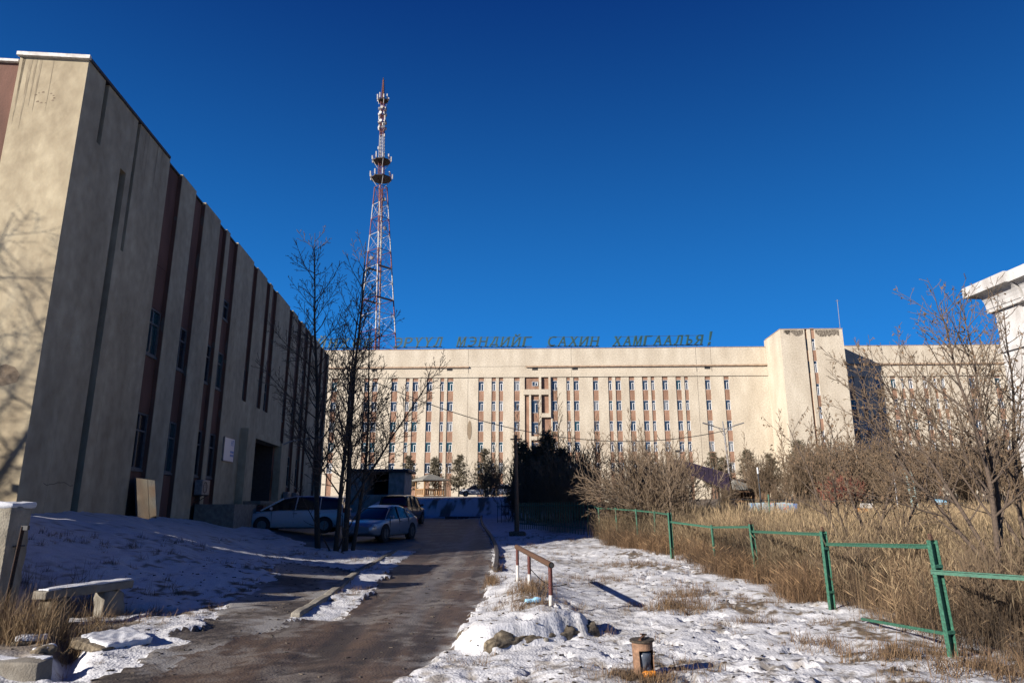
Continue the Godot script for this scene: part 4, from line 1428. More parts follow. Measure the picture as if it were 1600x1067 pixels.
func right_shrub() -> void:
	var P := {"segs": [8, 6, 5, 4], "wander": [0.08, 0.10, 0.12, 0.14], "up": [0.03, 0.06, 0.05, 0.02], "tip": [0.14, 0.2, 0.25, 0.4], "sides": [8, 5, 4, 3], "woody": 1, "levels": 3, "kids": [22, 12, 6], "ref": [1.0, 2.2, 1.0], "from": [0.2, 0.15, 0.12], "angle": [44.0, 42.0, 40.0], "ratio": [0.50, 0.44, 0.40], "rratio": [0.42, 0.5, 0.6], "thin": 0.0042, "crown": 0.35, "leaf_from": 2, "leaf_n": 0.9, "leaf": 0.075}
	var g := "half bare small trees behind the green fence at right"
	var t := thing("leafy_tree", "small many stemmed tree with dry brown leaves behind the nearest green fence post", "tree", Vector3(8.35, ht(8.35, -12.3), -12.3), 0.0, g)
	tree_into(t, [[Vector3(0, 0, 0), Vector3(-0.12, 1, 0.0), 5.3, 0.058], [Vector3(0.1, 0.3, 0), Vector3(-0.75, 1, -0.2), 4.4, 0.042], [Vector3(0.1, 0.9, 0), Vector3(0.15, 1, 0.2), 4.4, 0.045], [Vector3(0, 0.5, -0.1), Vector3(-0.45, 1, 0.25), 4.4, 0.04]], P, M.bark_warm, M.twig_brown, M.leaf_dry)
	t = thing("leafy_tree", "small tree with dry leaves at the right edge, in front of the white building", "tree", Vector3(9.55, ht(9.55, -13.2), -13.2), 0.0, g)
	tree_into(t, [[Vector3(0, 0, 0), Vector3(0.0, 1, 0.1), 5.6, 0.052], [Vector3(0.1, 0.4, 0), Vector3(-0.35, 1, -0.25), 5.2, 0.045], [Vector3(0.1, 0.4, 0), Vector3(0.5, 1, 0.1), 4.8, 0.045]], P, M.bark_warm, M.twig_brown, M.leaf_dry)
	P.leaf_n = 2.2
	P.kids = [17, 10, 6]
	t = thing("leafy_tree", "low spreading shrub thick with dry leaves left of the right hand trees", "shrub", Vector3(8.6, ht(8.6, -17.5), -17.5), 0.0, g)
	tree_into(t, [[Vector3(0, 0, 0), Vector3(-0.5, 1, 0.0), 4.0, 0.05], [Vector3(0.1, 0, 0), Vector3(0.3, 1, 0.2), 4.2, 0.05], [Vector3(0.1, 0, 0), Vector3(-0.9, 1, 0.3), 3.8, 0.04], [Vector3(0.4, 0, 0), Vector3(-0.1, 1, -0.3), 4.4, 0.05], [Vector3(0.4, 0, 0), Vector3(0.9, 1, -0.3), 3.8, 0.05]], P, M.bark_warm, M.twig_brown, M.leaf_dry)


func big_bush() -> void:
	var P := {"segs": [9, 7, 5, 4], "wander": [0.06, 0.09, 0.12, 0.12], "up": [-0.02, 0.0, 0.02, 0.02], "tip": [0.2, 0.22, 0.3, 0.4], "sides": [6, 4, 3, 3], "woody": 1, "levels": 3, "kids": [14, 8, 5], "ref": [1.0, 2.0, 1.0], "from": [0.15, 0.15, 0.15], "angle": [34.0, 34.0, 38.0], "ratio": [0.55, 0.5, 0.45], "rratio": [0.55, 0.55, 0.6], "thin": 0.0075, "crown": 0.4}
	var t := thing("arching_bush", "wide bare bush of pale arching stems behind the green fence corner", "bush", Vector3(6.0, ht(6.0, -28.0), -28.0))
	var stems := []
	for k in 26:
		var a := rng.randf() * TAU
		var tilt := rng.randf_range(0.1, 1.15)
		stems.append([Vector3(rng.randf_range(-1.3, 1.3), 0, rng.randf_range(-0.6, 0.6)), Vector3(sin(a) * tilt, 1.0, cos(a) * tilt * 0.7), rng.randf_range(2.5, 4.0), 0.035])
	for k in 9:
		stems.append([Vector3(rng.randf_range(-0.6, 0.2), 0, rng.randf_range(-0.3, 0.6)), Vector3(-rng.randf_range(0.9, 1.9), 1.0, rng.randf_range(-0.3, 0.5)), rng.randf_range(3.0, 4.3), 0.035])
	tree_into(t, stems, P, M.twig_pale, M.twig_warm)


func pine_mesh(h: float, r: float, dense: int) -> Array:
	var wood := MB.new()
	var nd := MB.new()
	wood.tube(PackedVector3Array([Vector3.ZERO, Vector3(0, h * 0.5, 0), Vector3(0, h * 0.98, 0)]), PackedFloat32Array([h * 0.018, h * 0.011, 0.01]), 6)
	for k in dense:
		var f := pow(rng.randf(), 0.8)
		var y := lerpf(h * 0.12, h * 0.97, f)
		var a := rng.randf() * TAU
		var ln := r * (0.25 + 0.85 * pow(1.0 - f, 0.75)) * rng.randf_range(0.55, 1.12)
		var d := Vector3(sin(a), rng.randf_range(0.05, 0.5), cos(a)).normalized()
		var p0 := Vector3(0, y, 0)
		var p1 := p0 + d * ln
		wood.tube(PackedVector3Array([p0, p1]), PackedFloat32Array([0.03, 0.008]), 3)
		var clumps := 2 + int(ln * 2.0)
		for c in clumps:
			var cp := p0.lerp(p1, lerpf(0.35, 1.02, (c + rng.randf()) / clumps)) + Vector3(rng.randfn(), rng.randfn(), rng.randfn()) * 0.12
			for n in 9:
				var o := (d * 0.6 + Vector3(rng.randfn(), rng.randfn() * 0.8 + 0.35, rng.randfn())).normalized()
				var u := o.cross(Vector3(rng.randfn(), rng.randfn(), rng.randfn())).normalized() * 0.035
				var l := rng.randf_range(0.16, 0.34)
				nd.face([cp - u, cp + u, cp + o * l], u.cross(o))
	return [wood.mesh(), nd.mesh()]


func pines() -> void:
	var g := "small pines in front of the hospital"
	var kinds := [pine_mesh(5.4, 1.75, 150), pine_mesh(5.8, 1.7, 165), pine_mesh(6.6, 1.9, 190)]
	var spots := [[-13.7, -92, 0, 0.98, "leftmost small pine, behind the timber gazebo roof"], [-10.3, -93, 1, 0.9, "small pine directly right above the gazebo"], [-7.0, -92, 0, 1.0, "pine left of the snow covered white car"], [-3.6, -92, 2, 0.95, "slim pine in front of the snow covered white car"], [26.5, -91, 0, 1.1, "pine left of the twin armed street lamp"], [28.9, -94, 1, 0.95, "shorter pine just right of the twin armed street lamp"], [31.3, -92, 1, 1.08, "dense pine beneath the blank hospital wall"], [34.7, -93, 0, 1.05, "pine at the left foot of the stair tower"], [37.8, -91, 2, 1.1, "tallest pine in front of the stair tower"], [40.6, -90, 1, 1.1, "pine at the middle of the stair tower front"], [43.5, -92, 0, 1.05, "rightmost pine, beneath the tower window strip"]]
	for i in spots.size():
		var s: Array = spots[i]
		var o := thing("pine_tree", s[4], "tree", Vector3(s[0], smooth_h(s[0], s[1]) - 0.05, s[1]), i * 1.7, g)
		part("trunk", kinds[s[2]][0], M.bark, o)
		part("crown", kinds[s[2]][1], M.needle, o)
		o.scale = Vector3.ONE * s[3]
	# the dark group in the shade at the middle
	var dk := [pine_mesh(5.6, 1.25, 230), pine_mesh(4.4, 1.15, 200)]
	var sp := [[0.75, -46.0, 0, 0.92, "dark conifer in shade right behind the lone pole"], [2.3, -45.0, 0, 1.02, "tallest dark conifer in the shaded thicket"], [3.3, -46.5, 1, 1.05, "dark conifer at the right of the shaded thicket"], [1.6, -48.0, 1, 1.1, "dark conifer at the back of the shaded thicket"]]
	for i in sp.size():
		var s: Array = sp[i]
		var o := thing("pine_tree", s[4], "tree", Vector3(s[0], smooth_h(s[0], s[1]) - 0.05, s[1]), i * 2.1, "dark conifers in the middle thicket")
		part("trunk", dk[s[2]][0], M.bark, o)
		part("crown", dk[s[2]][1], M.needle, o)
		o.scale = Vector3.ONE * s[3]


func bg_shrubs() -> void:
	var P := {"segs": [6, 5, 4, 3], "wander": [0.07, 0.1, 0.12, 0.12], "up": [0.02, 0.05, 0.04, 0.02], "tip": [0.2, 0.25, 0.3, 0.5], "sides": [4, 3, 3, 3], "woody": 0, "levels": 2, "kids": [9, 6, 3], "ref": [1.0, 1.5, 1.0], "from": [0.12, 0.15, 0.15], "angle": [30.0, 34.0, 38.0], "ratio": [0.55, 0.5, 0.45], "rratio": [0.55, 0.55, 0.6], "thin": 0.013, "crown": 0.4}
	var kinds := []
	for k in 4:
		var stems := []
		for j in 24 + k * 3:
			var a := rng.randf() * TAU
			var tilt := rng.randf_range(0.05, 0.6)
			stems.append([Vector3(rng.randf_range(-0.8, 0.8), 0, rng.randf_range(-0.6, 0.6)), Vector3(sin(a) * tilt, 1, cos(a) * tilt), rng.randf_range(2.4, 4.2), 0.035])
		var o := Node3D.new()
		add_child(o)
		tree_into(o, stems, P, M.twig_warm, [M.twig_brown, M.twig_warm, M.twig_brown, M.twig_red][k])
		remove_child(o)
		kinds.append(o)
	var spots := [[9.5, -47, 0, 1.0, "bare shrub behind the arching bush on its left"], [11.6, -49, 1, 0.95, "bare shrub left of the purple roof"], [14.4, -47, 2, 0.5, "low bare shrub before the purple roof"], [19.7, -52, 1, 0.5, "bare shrub in front of the timber shelter"], [23.2, -57, 2, 1.0, "bare shrub right of the timber shelter"], [24.4, -57, 0, 1.15, "grey brown shrub behind the painted board fence"], [22.6, -49, 3, 0.62, "low reddish shrub at the right end of the painted board fence"], [24.2, -50, 3, 0.6, "second low reddish shrub farther right along the back fence"], [27.0, -58, 1, 1.2, "tall shrub left of the pale frame post"], [29.5, -60, 2, 1.2, "tall shrub under the shaded hospital wing"], [32.5, -61, 0, 1.25, "tall shrub beneath the right hospital wing"], [35.5, -62, 1, 1.2, "rounded shrub at the right, beyond the pale frame post"], [27.5, -50, 2, 0.9, "shrub behind the two pale posts"], [31.0, -52, 1, 1.0, "shrub just right of the pale frame post"], [34.5, -53, 0, 1.05, "rightmost shrub in the background row"], [38.5, -60, 2, 1.2, "far shrub behind the dry leaved trees"], [14.0, -33, 0, 0.4, "small bare shrub in the middle of the reed field"], [23.0, -41, 1, 0.8, "shrub in the reed field before the red shrubs"], [5.2, -52, 0, 1.0, "bare shrub behind the dark conifers"], [2.2, -55, 1, 1.0, "bare shrub at the top of the snow bank"], [-1.8, -58, 2, 0.8, "twiggy shrub at the right end of the snow bank"], [7.6, -42, 2, 1.1, "bare shrub right of the shaded thicket"], [0.3, -47, 1, 0.95, "dark bare shrub left of the shaded conifers, behind the lone pole"], [4.6, -44, 0, 1.2, "dark bare shrub between the conifers and the arching bush"], [2.9, -42, 2, 1.0, "dark bare shrub in front of the shaded conifers"], [1.4, -43, 0, 0.9, "dark bare shrub just right of the lone pole"], [25.8, -54, 1, 1.15, "shrub behind the reddish shrubs"], [29.2, -56, 0, 1.25, "thick shrub above the back fence at right"], [33.0, -57, 2, 1.3, "thick shrub left of the far shrub row end"], [36.6, -56, 0, 1.25, "shrub under the dry leaved trees, farther back"], [20.8, -58, 2, 1.05, "shrub between shelter and timber hut"], [38.0, -52, 1, 1.15, "shrub low at the right edge of the far row"], [40.5, -58, 0, 1.3, "shrub at the right end of the far row"], [6.2, -13.2, 2, 0.27, "low tangle of stems behind the second nearest fence post"], [6.4, -16.4, 0, 0.3, "low tangle of stems behind the third nearest fence post"], [6.5, -19.4, 1, 0.32, "low tangle of stems behind the thin faded post"], [6.3, -9.6, 1, 0.25, "low tangle of stems behind the long green rail"], [6.2, -7.9, 2, 0.24, "low tangle of stems right of the nearest fence post"], [7.4, -10.8, 0, 0.3, "low tangle of stems at the foot of the leafy tree"], [8.0, -15.0, 2, 0.36, "tangle of stems in the grass left of the leafy trees"], [27.2, -62, 2, 1.35, "tall shrub right of the timber hut"], [8.6, -38, 1, 0.9, "pale shrub behind the right flank of the arching bush"]]
	for i in spots.size():
		var s: Array = spots[i]
		var o: Node3D = kinds[s[2]].duplicate()
		o.name = numbered("bare_shrub", self)
		add_child(o, true)
		tag(o, s[4], "shrub", "bare shrubs in the background")
		o.position = Vector3(s[0], smooth_h(s[0], s[1]) - 0.08, s[1])
		o.rotation.y = i * 2.4
		o.scale = Vector3.ONE * s[3]
	for o in kinds:
		o.free()
	# thin bare saplings against the hospital
	var Q := poplar_params()
	Q.levels = 2
	Q.kids = [24, 7, 3]
	Q.thin = 0.02
	Q.angle = [32.0, 34.0, 36.0]
	Q.ratio = [0.24, 0.42, 0.42]
	Q.woody = 0
	var sap := []
	for k in 3:
		var o := Node3D.new()
		add_child(o)
		tree_into(o, [[Vector3.ZERO, Vector3(0.03, 1, 0.02), 8.0 + k, 0.07], [Vector3(0.3, 0, 0.1), Vector3(0.12, 1, 0.0), 6.5, 0.05]], Q, M.twig_warm, M.twig_brown)
		remove_child(o)
		sap.append(o)
	var spp := [[-8.3, -88, 0, 0.8, "thin sapling between the gazebo pine and its neighbour"], [-1.9, -85, 1, 0.85, "thin sapling right of the slim pine"], [0.8, -70, 2, 0.95, "tall thin sapling left of the stacked balconies"], [2.4, -66, 1, 1.05, "thin poplar in front of the stacked balconies"], [4.4, -68, 2, 1.08, "tallest thin poplar right of the stacked balconies"], [6.4, -72, 0, 1.1, "thin poplar above the left part of the arching bush"], [8.8, -74, 1, 1.05, "thin poplar above the middle of the arching bush"], [12.8, -76, 2, 1.05, "forked sapling above the arching bush"], [15.0, -78, 0, 1.15, "sapling above the right part of the arching bush"], [17.0, -74, 1, 0.8, "sapling above the purple roof"], [24.0, -84, 0, 0.85, "sapling left of the lamp pine"], [29.0, -85, 1, 0.9, "sapling beside the lamp pole"], [34.0, -86, 2, 1.1, "sapling against the blank hospital wall"], [36.4, -84, 0, 1.2, "sapling at the left edge of the stair tower"], [41.5, -84, 1, 1.2, "sapling before the stair tower strips"], [44.6, -80, 2, 1.0, "sapling at the right edge of the stair tower"]]
	for i in spp.size():
		var s: Array = spp[i]
		var o: Node3D = sap[s[2]].duplicate()
		o.name = numbered("bare_sapling", self)
		add_child(o, true)
		tag(o, s[4], "tree", "thin bare saplings before the hospital")
		o.position = Vector3(s[0], smooth_h(s[0], s[1]) - 0.05, s[1])
		o.rotation.y = i * 1.9
		o.scale = Vector3.ONE * s[3]
	for o in sap:
		o.free()


# ---------------------------------------------------------------- dry grass
func tuft(blades: int, h: float, spread: float, plume: float, lean: float) -> ArrayMesh:
	var m := MB.new()
	m.use_c = true
	for k in blades:
		var a := rng.randf() * TAU
		var p := Vector3(rng.randfn(), 0, rng.randfn()) * spread
		var l := h * rng.randf_range(0.5, 1.15)
		var d := Vector3(sin(a) * lean * rng.randf(), 1, cos(a) * lean * rng.randf()).normalized()
		var s := Vector3(cos(a), 0, -sin(a))
		var w := rng.randf_range(0.002, 0.0038)
		m.col = Color(0.23, 0.165, 0.092).lerp(Color(0.085, 0.055, 0.034), pow(rng.randf(), 0.7))
		var q := p
		var bend := Vector3(sin(a), -0.25, cos(a)) * rng.randf_range(0.0, 0.22)
		for i in 3:
			var q2 := q + d * l / 3.0
			var w0 := w * (1.0 - 0.25 * i)
			var w1 := w * (1.0 - 0.25 * (i + 1))
			m.face([q - s * w0, q + s * w0, q2 + s * w1, q2 - s * w1], s.cross(d))
			q = q2
			d = (d + bend).normalized()
		if rng.randf() < plume:
			m.col = Color(0.27, 0.20, 0.12)
			var t := s.cross(d)
			m.face([q - s * 0.006 - d * 0.06, q - d * 0.16, q + s * 0.006 - d * 0.06, q + d * 0.05], t)
			m.face([q - t * 0.006 - d * 0.06, q - d * 0.16, q + t * 0.006 - d * 0.06, q + d * 0.05], s)
	return m.mesh()


func sow(called: String, label: String, mesh: Mesh, spots: Array) -> void:
	# each spot: position, scale, tint
	var mm := MultiMesh.new()
	mm.transform_format = MultiMesh.TRANSFORM_3D
	mm.use_colors = true
	mm.mesh = mesh
	mm.instance_count = spots.size()
	for i in spots.size():
		var s: Array = spots[i]
		mm.set_instance_transform(i, Transform3D(Basis(Vector3.UP, rng.randf() * TAU).scaled(Vector3(s[1], s[1] * rng.randf_range(0.8, 1.2), s[1])), s[0]))
		mm.set_instance_color(i, s[2])
	var o := MultiMeshInstance3D.new()
	o.name = numbered(called, self)
	o.multimesh = mm
	o.material_override = M.grass
	add_child(o, true)
	tag(o, label, "grass", "", "stuff")


func grasses() -> void:
	var tall := [[], []]
	var weeds := []
	var n := 0
	while n < 12000:
		var z := -7.0 - 34.5 * pow(rng.randf(), 1.2)
		var fence := 5.25 if z > -20.0 else lerpf(5.1, 3.1, sm(20.0, 29.0, -z))
		if z < -30.0:
			fence = lerpf(3.4, 7.5, sm(30.0, 36.0, -z))
		var x := fence + 0.05 + (22.0 * pow(rng.randf(), 1.3) + 0.2) * (0.45 + 0.55 * sm(8.0, 30.0, -z))
		var dn := nz.get_noise_2d(x * 2.2 + 40.0, z * 2.2)
		n += 1
		if dn < -0.28 and rng.randf() < 0.7:
			continue
		var p := Vector3(x, 0, z)
		p.y = smooth_h(x, z) - 0.03
		var v := 0.55 + 0.45 * rng.randf() + dn * 0.9 + nz.get_noise_2d(x * 6.0, z * 6.0) * 0.5
		if z > -14.5 and x < fence + 3.2:
			if rng.randf() < 0.35:
				continue
			if rng.randf() < 0.72:
				weeds.append([p, rng.randf_range(0.7, 1.3), Color(v, v * 0.92, v * 0.88)])
			elif rng.randf() < 0.6:
				tall[n % 2].append([p, rng.randf_range(0.65, 1.05), Color(v, v, v)])
		else:
			tall[n % 2].append([p, rng.randf_range(0.75, 1.15) * (1.0 + 0.25 * dn) * (1.0 - 0.3 * sm(30.0, 40.0, -z)), Color(v, v, v)])
			if x < fence + 1.3 and rng.randf() < 0.6:
				weeds.append([p + Vector3(rng.randf() * 0.3, 0, rng.randf() * 0.3), rng.randf_range(0.8, 1.4), Color(v * 0.9, v * 0.75, v * 0.65)])
		if z < -12.0 and z > -26.0 and rng.randf() < 0.22 and nz.get_noise_2d(z * 9.0, 7.0) > -0.05:
			var wx := fence - 0.75 * rng.randf() * rng.randf()
			weeds.append([Vector3(wx, smooth_h(wx, z), z), rng.randf_range(0.4, 1.1), Color(v * 0.8, v * 0.68, v * 0.6)])
	sow("tall_dry_grass", "tall tan dry grass filling the field behind the green fence", tuft(24, 0.92, 0.14, 0.4, 0.22), tall[0])
	sow("tall_dry_grass", "paler plumed dry grass mixed through the field behind the green fence", tuft(18, 1.08, 0.13, 0.7, 0.28), tall[1])
	sow("dead_weeds", "tangled brown dead weeds along the foot of the green fence", tuft(34, 0.6, 0.13, 0.05, 1.0), weeds)
	# small tufts through the snow
	var low := []
	for k in 5200:
		var x := rng.randf_range(-9.0, 5.4)
		var z := -5.5 - 26.0 * pow(rng.randf(), 1.4)
		var zn := zone(x, z)
		if zn != 0:
			continue
		var a := nz.get_noise_2d(x * 6.0, z * 6.0)
		var b := nf.get_noise_2d(x * 12.0, z * 12.0)
		var lim := 0.16
		if x > 1.0:
			lim = 0.13 - 0.12 * sm(2.0, 5.0, x)
		elif x < -4.5:
			lim = 0.2
		if absf(x - 0.35) < 0.5 and z < -10.0 and z > -15.0:
			lim = -0.2
		if absf(x - 1.25) < 0.45 and absf(z + 7.4) < 0.35:
			lim = -0.4
		if a * 0.7 + b * 0.5 < lim:
			continue
		var v := rng.randf_range(0.6, 1.1)
		low.append([Vector3(x, ht(x, z) - 0.01, z), rng.randf_range(0.35, 1.1), Color(v, v * 0.93, v * 0.88)])
	# thicker patches that the photograph shows
	for q in [[2.75, -12.0, 0.55, 0.45, 90, 1.3], [3.3, -13.6, 0.5, 0.5, 50, 1.2], [3.4, -10.6, 0.35, 0.2, 26, 1.0], [2.2, -16.5, 0.8, 0.5, 50, 1.0], [3.2, -19.0, 0.9, 0.7, 70, 1.0], [0.35, -13.2, 0.3, 0.9, 70, 1.3], [0.2, -11.7, 0.4, 0.4, 40, 1.0], [-0.45, -15.5, 0.12, 0.7, 40, 1.3], [-0.42, -18.5, 0.12, 0.6, 24, 1.2], [-5.5, -10.6, 0.5, 0.4, 20, 1.0], [-9.2, -14.5, 0.9, 0.8, 30, 0.9], [3.75, -9.0, 0.35, 0.3, 26, 1.2], [4.3, -8.2, 0.45, 0.25, 40, 1.3], [4.9, -7.6, 0.5, 0.3, 60, 1.4], [1.25, -7.25, 0.32, 0.14, 40, 0.9]]:
		for k in q[4]:
			var x: float = q[0] + rng.randfn() * q[2] * 0.6
			var z: float = q[1] + rng.randfn() * q[3] * 0.6
			var v := rng.randf_range(0.6, 1.1)
			low.append([Vector3(x, ht(x, z) - 0.01, z), rng.randf_range(0.6, 1.2) * q[5], Color(v, v * 0.92, v * 0.85)])
	sow("dead_grass_tufts", "low dead grass tufts poking through the snow", tuft(16, 0.15, 0.05, 0.0, 1.1), low)
	var wall := []
	for k in 420:
		var x := rng.randf_range(-8.6, -5.1)
		var z := -8.55 - rng.randf() * 1.15 + 0.12 * (x + 6.0)
		if x > -5.7 and rng.randf() < 0.5:
			continue
		var v := rng.randf_range(0.7, 1.2)
		wall.append([Vector3(x, ht(x, z) - 0.02, z), rng.randf_range(0.5, 1.15), Color(v, v * 0.95, v * 0.85)])
	for k in 60:
		var x := -6.9 + rng.randfn() * 0.5
		var z := -11.3 + rng.randfn() * 0.3
		wall.append([Vector3(x, ht(x, z) - 0.02, z), rng.randf_range(0.5, 1.0), Color(0.5, 0.42, 0.35)])
	sow("straw_grass", "straw coloured dead grass in front of the concrete wall end and the stone bench at left", tuft(18, 0.5, 0.07, 0.1, 0.75), wall)


# ---------------------------------------------------------------- things by the drive
# an uneven lump: a box grid whose skin is pushed about by noise
func lump(size: Vector3, round_: float, rough: float, seed_: float, nseg := 10) -> MB:
	var m := MB.new()
	var hs := size * 0.5
	for k in 3:
		var i := (k + 1) % 3
		var j := (k + 2) % 3
		for sg in [-1.0, 1.0]:
			var idx := []
			var base := m.v.size()
			for a in nseg + 1:
				for b in nseg + 1:
					var p := Vector3.ZERO
					p[k] = sg
					p[i] = -1.0 + 2.0 * a / nseg
					p[j] = -1.0 + 2.0 * b / nseg
					var inner := p * hs
					for t in 3:
						inner[t] = clampf(inner[t], -hs[t] + round_, hs[t] - round_)
					var o := (p * hs - inner)
					var q := inner + (o.normalized() * round_ if o.length() > 1e-6 else Vector3.ZERO)
					var nn := o.normalized() if o.length() > 1e-6 else Vector3.ZERO
					q += (q / hs).normalized() * nf.get_noise_3d(q.x * 9.0 + seed_, q.y * 9.0, q.z * 9.0) * rough + (q / hs).normalized() * nf.get_noise_3d(q.x * 34.0 + seed_, q.y * 34.0, q.z * 34.0) * rough * 0.35
					m.v.append(q)
					m.n.append(nn)
			for a in nseg:
				for b in nseg:
					var e := [base + a * (nseg + 1) + b, base + (a + 1) * (nseg + 1) + b, base + (a + 1) * (nseg + 1) + b + 1, base + a * (nseg + 1) + b + 1]
					var nrm := (m.v[e[2]] - m.v[e[0]]).cross(m.v[e[1]] - m.v[e[0]])
					var out := Vector3.ZERO
					out[k] = sg
					if nrm.dot(out) > 0.0:
						m.ix.append_array(PackedInt32Array([e[0], e[1], e[2], e[0], e[2], e[3]]))
					else:
						m.ix.append_array(PackedInt32Array([e[0], e[2], e[1], e[0], e[3], e[2]]))
	# smooth normals from the triangles, joined where vertices meet
	var acc := {}
	for t in range(0, m.ix.size(), 3):
		var a := m.v[m.ix[t]]
		var b := m.v[m.ix[t + 1]]
		var c := m.v[m.ix[t + 2]]
		var fn := (c - a).cross(b - a)
		for w in [a, b, c]:
			var key: Vector3 = (w * 2000.0).round()
			acc[key] = acc.get(key, Vector3.ZERO) + fn
	for t in m.v.size():
		m.n[t] = acc.get((m.v[t] * 2000.0).round(), Vector3.UP).normalized()
	return m


const ORD := ["first", "second", "third", "fourth", "fifth", "sixth", "seventh", "eighth", "ninth", "tenth", "eleventh", "twelfth", "thirteenth", "fourteenth", "fifteenth", "sixteenth", "seventeenth", "eighteenth"]


func left_props() -> void:
	var y := ht(-8.0, -10.5)
	var w := thing("concrete_wall", "rough concrete wall end at the left edge, sunlit front and snow on top", "wall", Vector3(-7.27, 0.0, -10.2))
	var body := lump(Vector3(3.0, 1.95, 0.46), 0.03, 0.035, 3.0, 26)
	part("wall_body", body, M.concrete_wall, w, Vector3(-1.5, 0.72, -0.23))
	var cap := lump(Vector3(3.02, 0.10, 0.5), 0.045, 0.04, 8.0, 22)
	part("snow_cap", cap, M.snow, w, Vector3(-1.5, 1.70, -0.25))
	var hk := MB.new()
	hk.rod(Vector3(0.03, 1.12, -0.12), Vector3(0.03, 1.12, -0.36), 0.012, 5)
	hk.rod(Vector3(0.03, 1.12, -0.2), Vector3(0.03, 0.95, -0.24), 0.006, 4)
	part("steel_bar", hk, M.black_metal, w)
	var hw := thing("yard_wall", "higher continuation of the rough concrete wall, left of its low end", "wall", Vector3(-10.45, 0.0, -10.2))
	part("wall_body", lump(Vector3(4.2, 3.6, 0.46), 0.03, 0.035, 13.0, 20), M.concrete_wall, hw, Vector3(-0.3, 1.5, -0.23))
	var ks := thing("brick_kiosk", "plain cream kiosk beyond the concrete wall, left of the view", "kiosk", Vector3(-12.5, 0.5, -10.75))
	part("wall", slab(Vector3(-4.6, -0.6, -2.2), Vector3(1.2, 4.0, 0.0)), M.cream_near, ks)
	part("roof", slab(Vector3(-4.8, 4.002, -2.4), Vector3(0.95, 4.15, 0.2)), M.coping, ks)
	var p := thing("steel_post", "thin rusty angle iron post leaning beside the concrete wall end", "post", Vector3(-6.92, ht(-6.92, -9.9) - 0.1, -9.9))
	var pm := MB.new()
	pm.bar(Vector3(0, 0, 0), Vector3(-0.0, 1.42, -0.12), 0.03, 0.006)
	pm.bar(Vector3(-0.02, 0, 0.02), Vector3(-0.015, 1.42, -0.10), 0.006, 0.03)
	part("angle_iron", pm, M.rail_rust, p)
	var hd := MB.new()
	hd.box(Vector3(0.02, 1.4, -0.12), Vector3(0.09, 0.06, 0.05))
	part("hook", hd, M.black_metal, p)
	# slab bench on a stone
	var b := thing("stone_bench", "snow dusted concrete slab bench on rough stones beside the concrete wall end", "bench", Vector3(-6.2, ht(-6.2, -10.5), -10.5), 1.30)
	var sl := lump(Vector3(1.5, 0.12, 0.24), 0.02, 0.02, 20.0, 14)
	part("slab", sl, M.concrete, b, Vector3(0, 0.42, 0))
	var sn := lump(Vector3(1.44, 0.03, 0.2), 0.014, 0.025, 25.0, 16)
	part("snow_cap", sn, M.snow, b, Vector3(0.02, 0.487, 0.0))
	part("foot_stone", lump(Vector3(0.34, 0.5, 0.26), 0.06, 0.06, 30.0), M.stone, b, Vector3(-0.52, 0.12, 0.02))
	part("foot_stone", lump(Vector3(0.4, 0.46, 0.24), 0.06, 0.06, 36.0), M.concrete, b, Vector3(0.46, 0.12, -0.02))
	# tilted slab with its broken edge
	var c := thing("broken_slab", "tilted broken concrete slab with snow on it beside the gully at lower left", "slab", Vector3(-4.85, ht(-4.85, -8.85) + 0.02, -8.85), -0.55)
	c.rotation.z = -0.10
	part("slab", lump(Vector3(0.66, 0.11, 0.6), 0.02, 0.05, 40.0, 16), M.stone, c, Vector3(0, 0.0, 0))
	part("snow_cap", lump(Vector3(0.6, 0.07, 0.55), 0.025, 0.05, 46.0, 22), M.snow, c, Vector3(0.03, 0.055, -0.05))
	for q in [[-5.75, -8.75, 0.24, "snowy stone left of the tilted slab"], [-5.3, -8.3, 0.16, "small snowy stone in front of the tilted slab"]]:
		var s := thing("loose_stone", q[3], "stone", Vector3(q[0], ht(q[0], q[1]), q[1]), q[0], "stones by the gully")
		part("stone", lump(Vector3(q[2] * 1.5, q[2] * 0.6, q[2]), 0.06, 0.08, q[0] * 7.0, 8), M.stone, s)
		part("snow_cap", lump(Vector3(q[2] * 1.3, q[2] * 0.3, q[2] * 0.85), 0.035, 0.05, q[0] * 9.0, 8), M.snow, s, Vector3(0.02, q[2] * 0.25, -0.02))
	# kerb stone at the very front left
	for q in [[-5.35, -7.55, 1.15, 0.02, "grey kerb stone lying at the lower left edge, its right end free"], [-6.55, -7.6, 1.1, 0.0, "grey kerb stone cut off by the left edge of the view"]]:
		var k := thing("kerb_stone", q[4], "kerb stone", Vector3(q[0], ht(q[0], q[1]) - 0.02, q[1]), q[3], "kerb stones at the crossroad")
		part("stone", lump(Vector3(q[2], 0.24, 0.26), 0.025, 0.02, q[0] * 5.0, 12), M.concrete, k)
		part("snow_cap", lump(Vector3(q[2] * 0.95, 0.03, 0.14), 0.014, 0.04, q[0] * 4.0, 12), M.snow, k, Vector3(0, 0.115, -0.07))
	# kerb along the left of the drive
	var z := -11.2
	var i := 0
	while z > -24.5:
		var z2 := z - 1.0
		var x0 := road_l(z) - 0.68 + nz.get_noise_2d(z * 40.0, 0.0) * 0.06
		var x1 := road_l(z2) - 0.68 + nz.get_noise_2d(z2 * 40.0, 0.0) * 0.06
		var a := Vector3(x0, smooth_h(x0, z) - 0.06, z)
		var b2 := Vector3(x1, smooth_h(x1, z2) - 0.06, z2)
		var k := thing("kerb_stone", "kerb stone left of the drive, %s from the near end of its row" % ORD[i], "kerb stone", (a + b2) * 0.5, 0.0, "kerb stones left of the drive")
		k.transform.basis = Basis.looking_at(b2 - a, Vector3.UP)
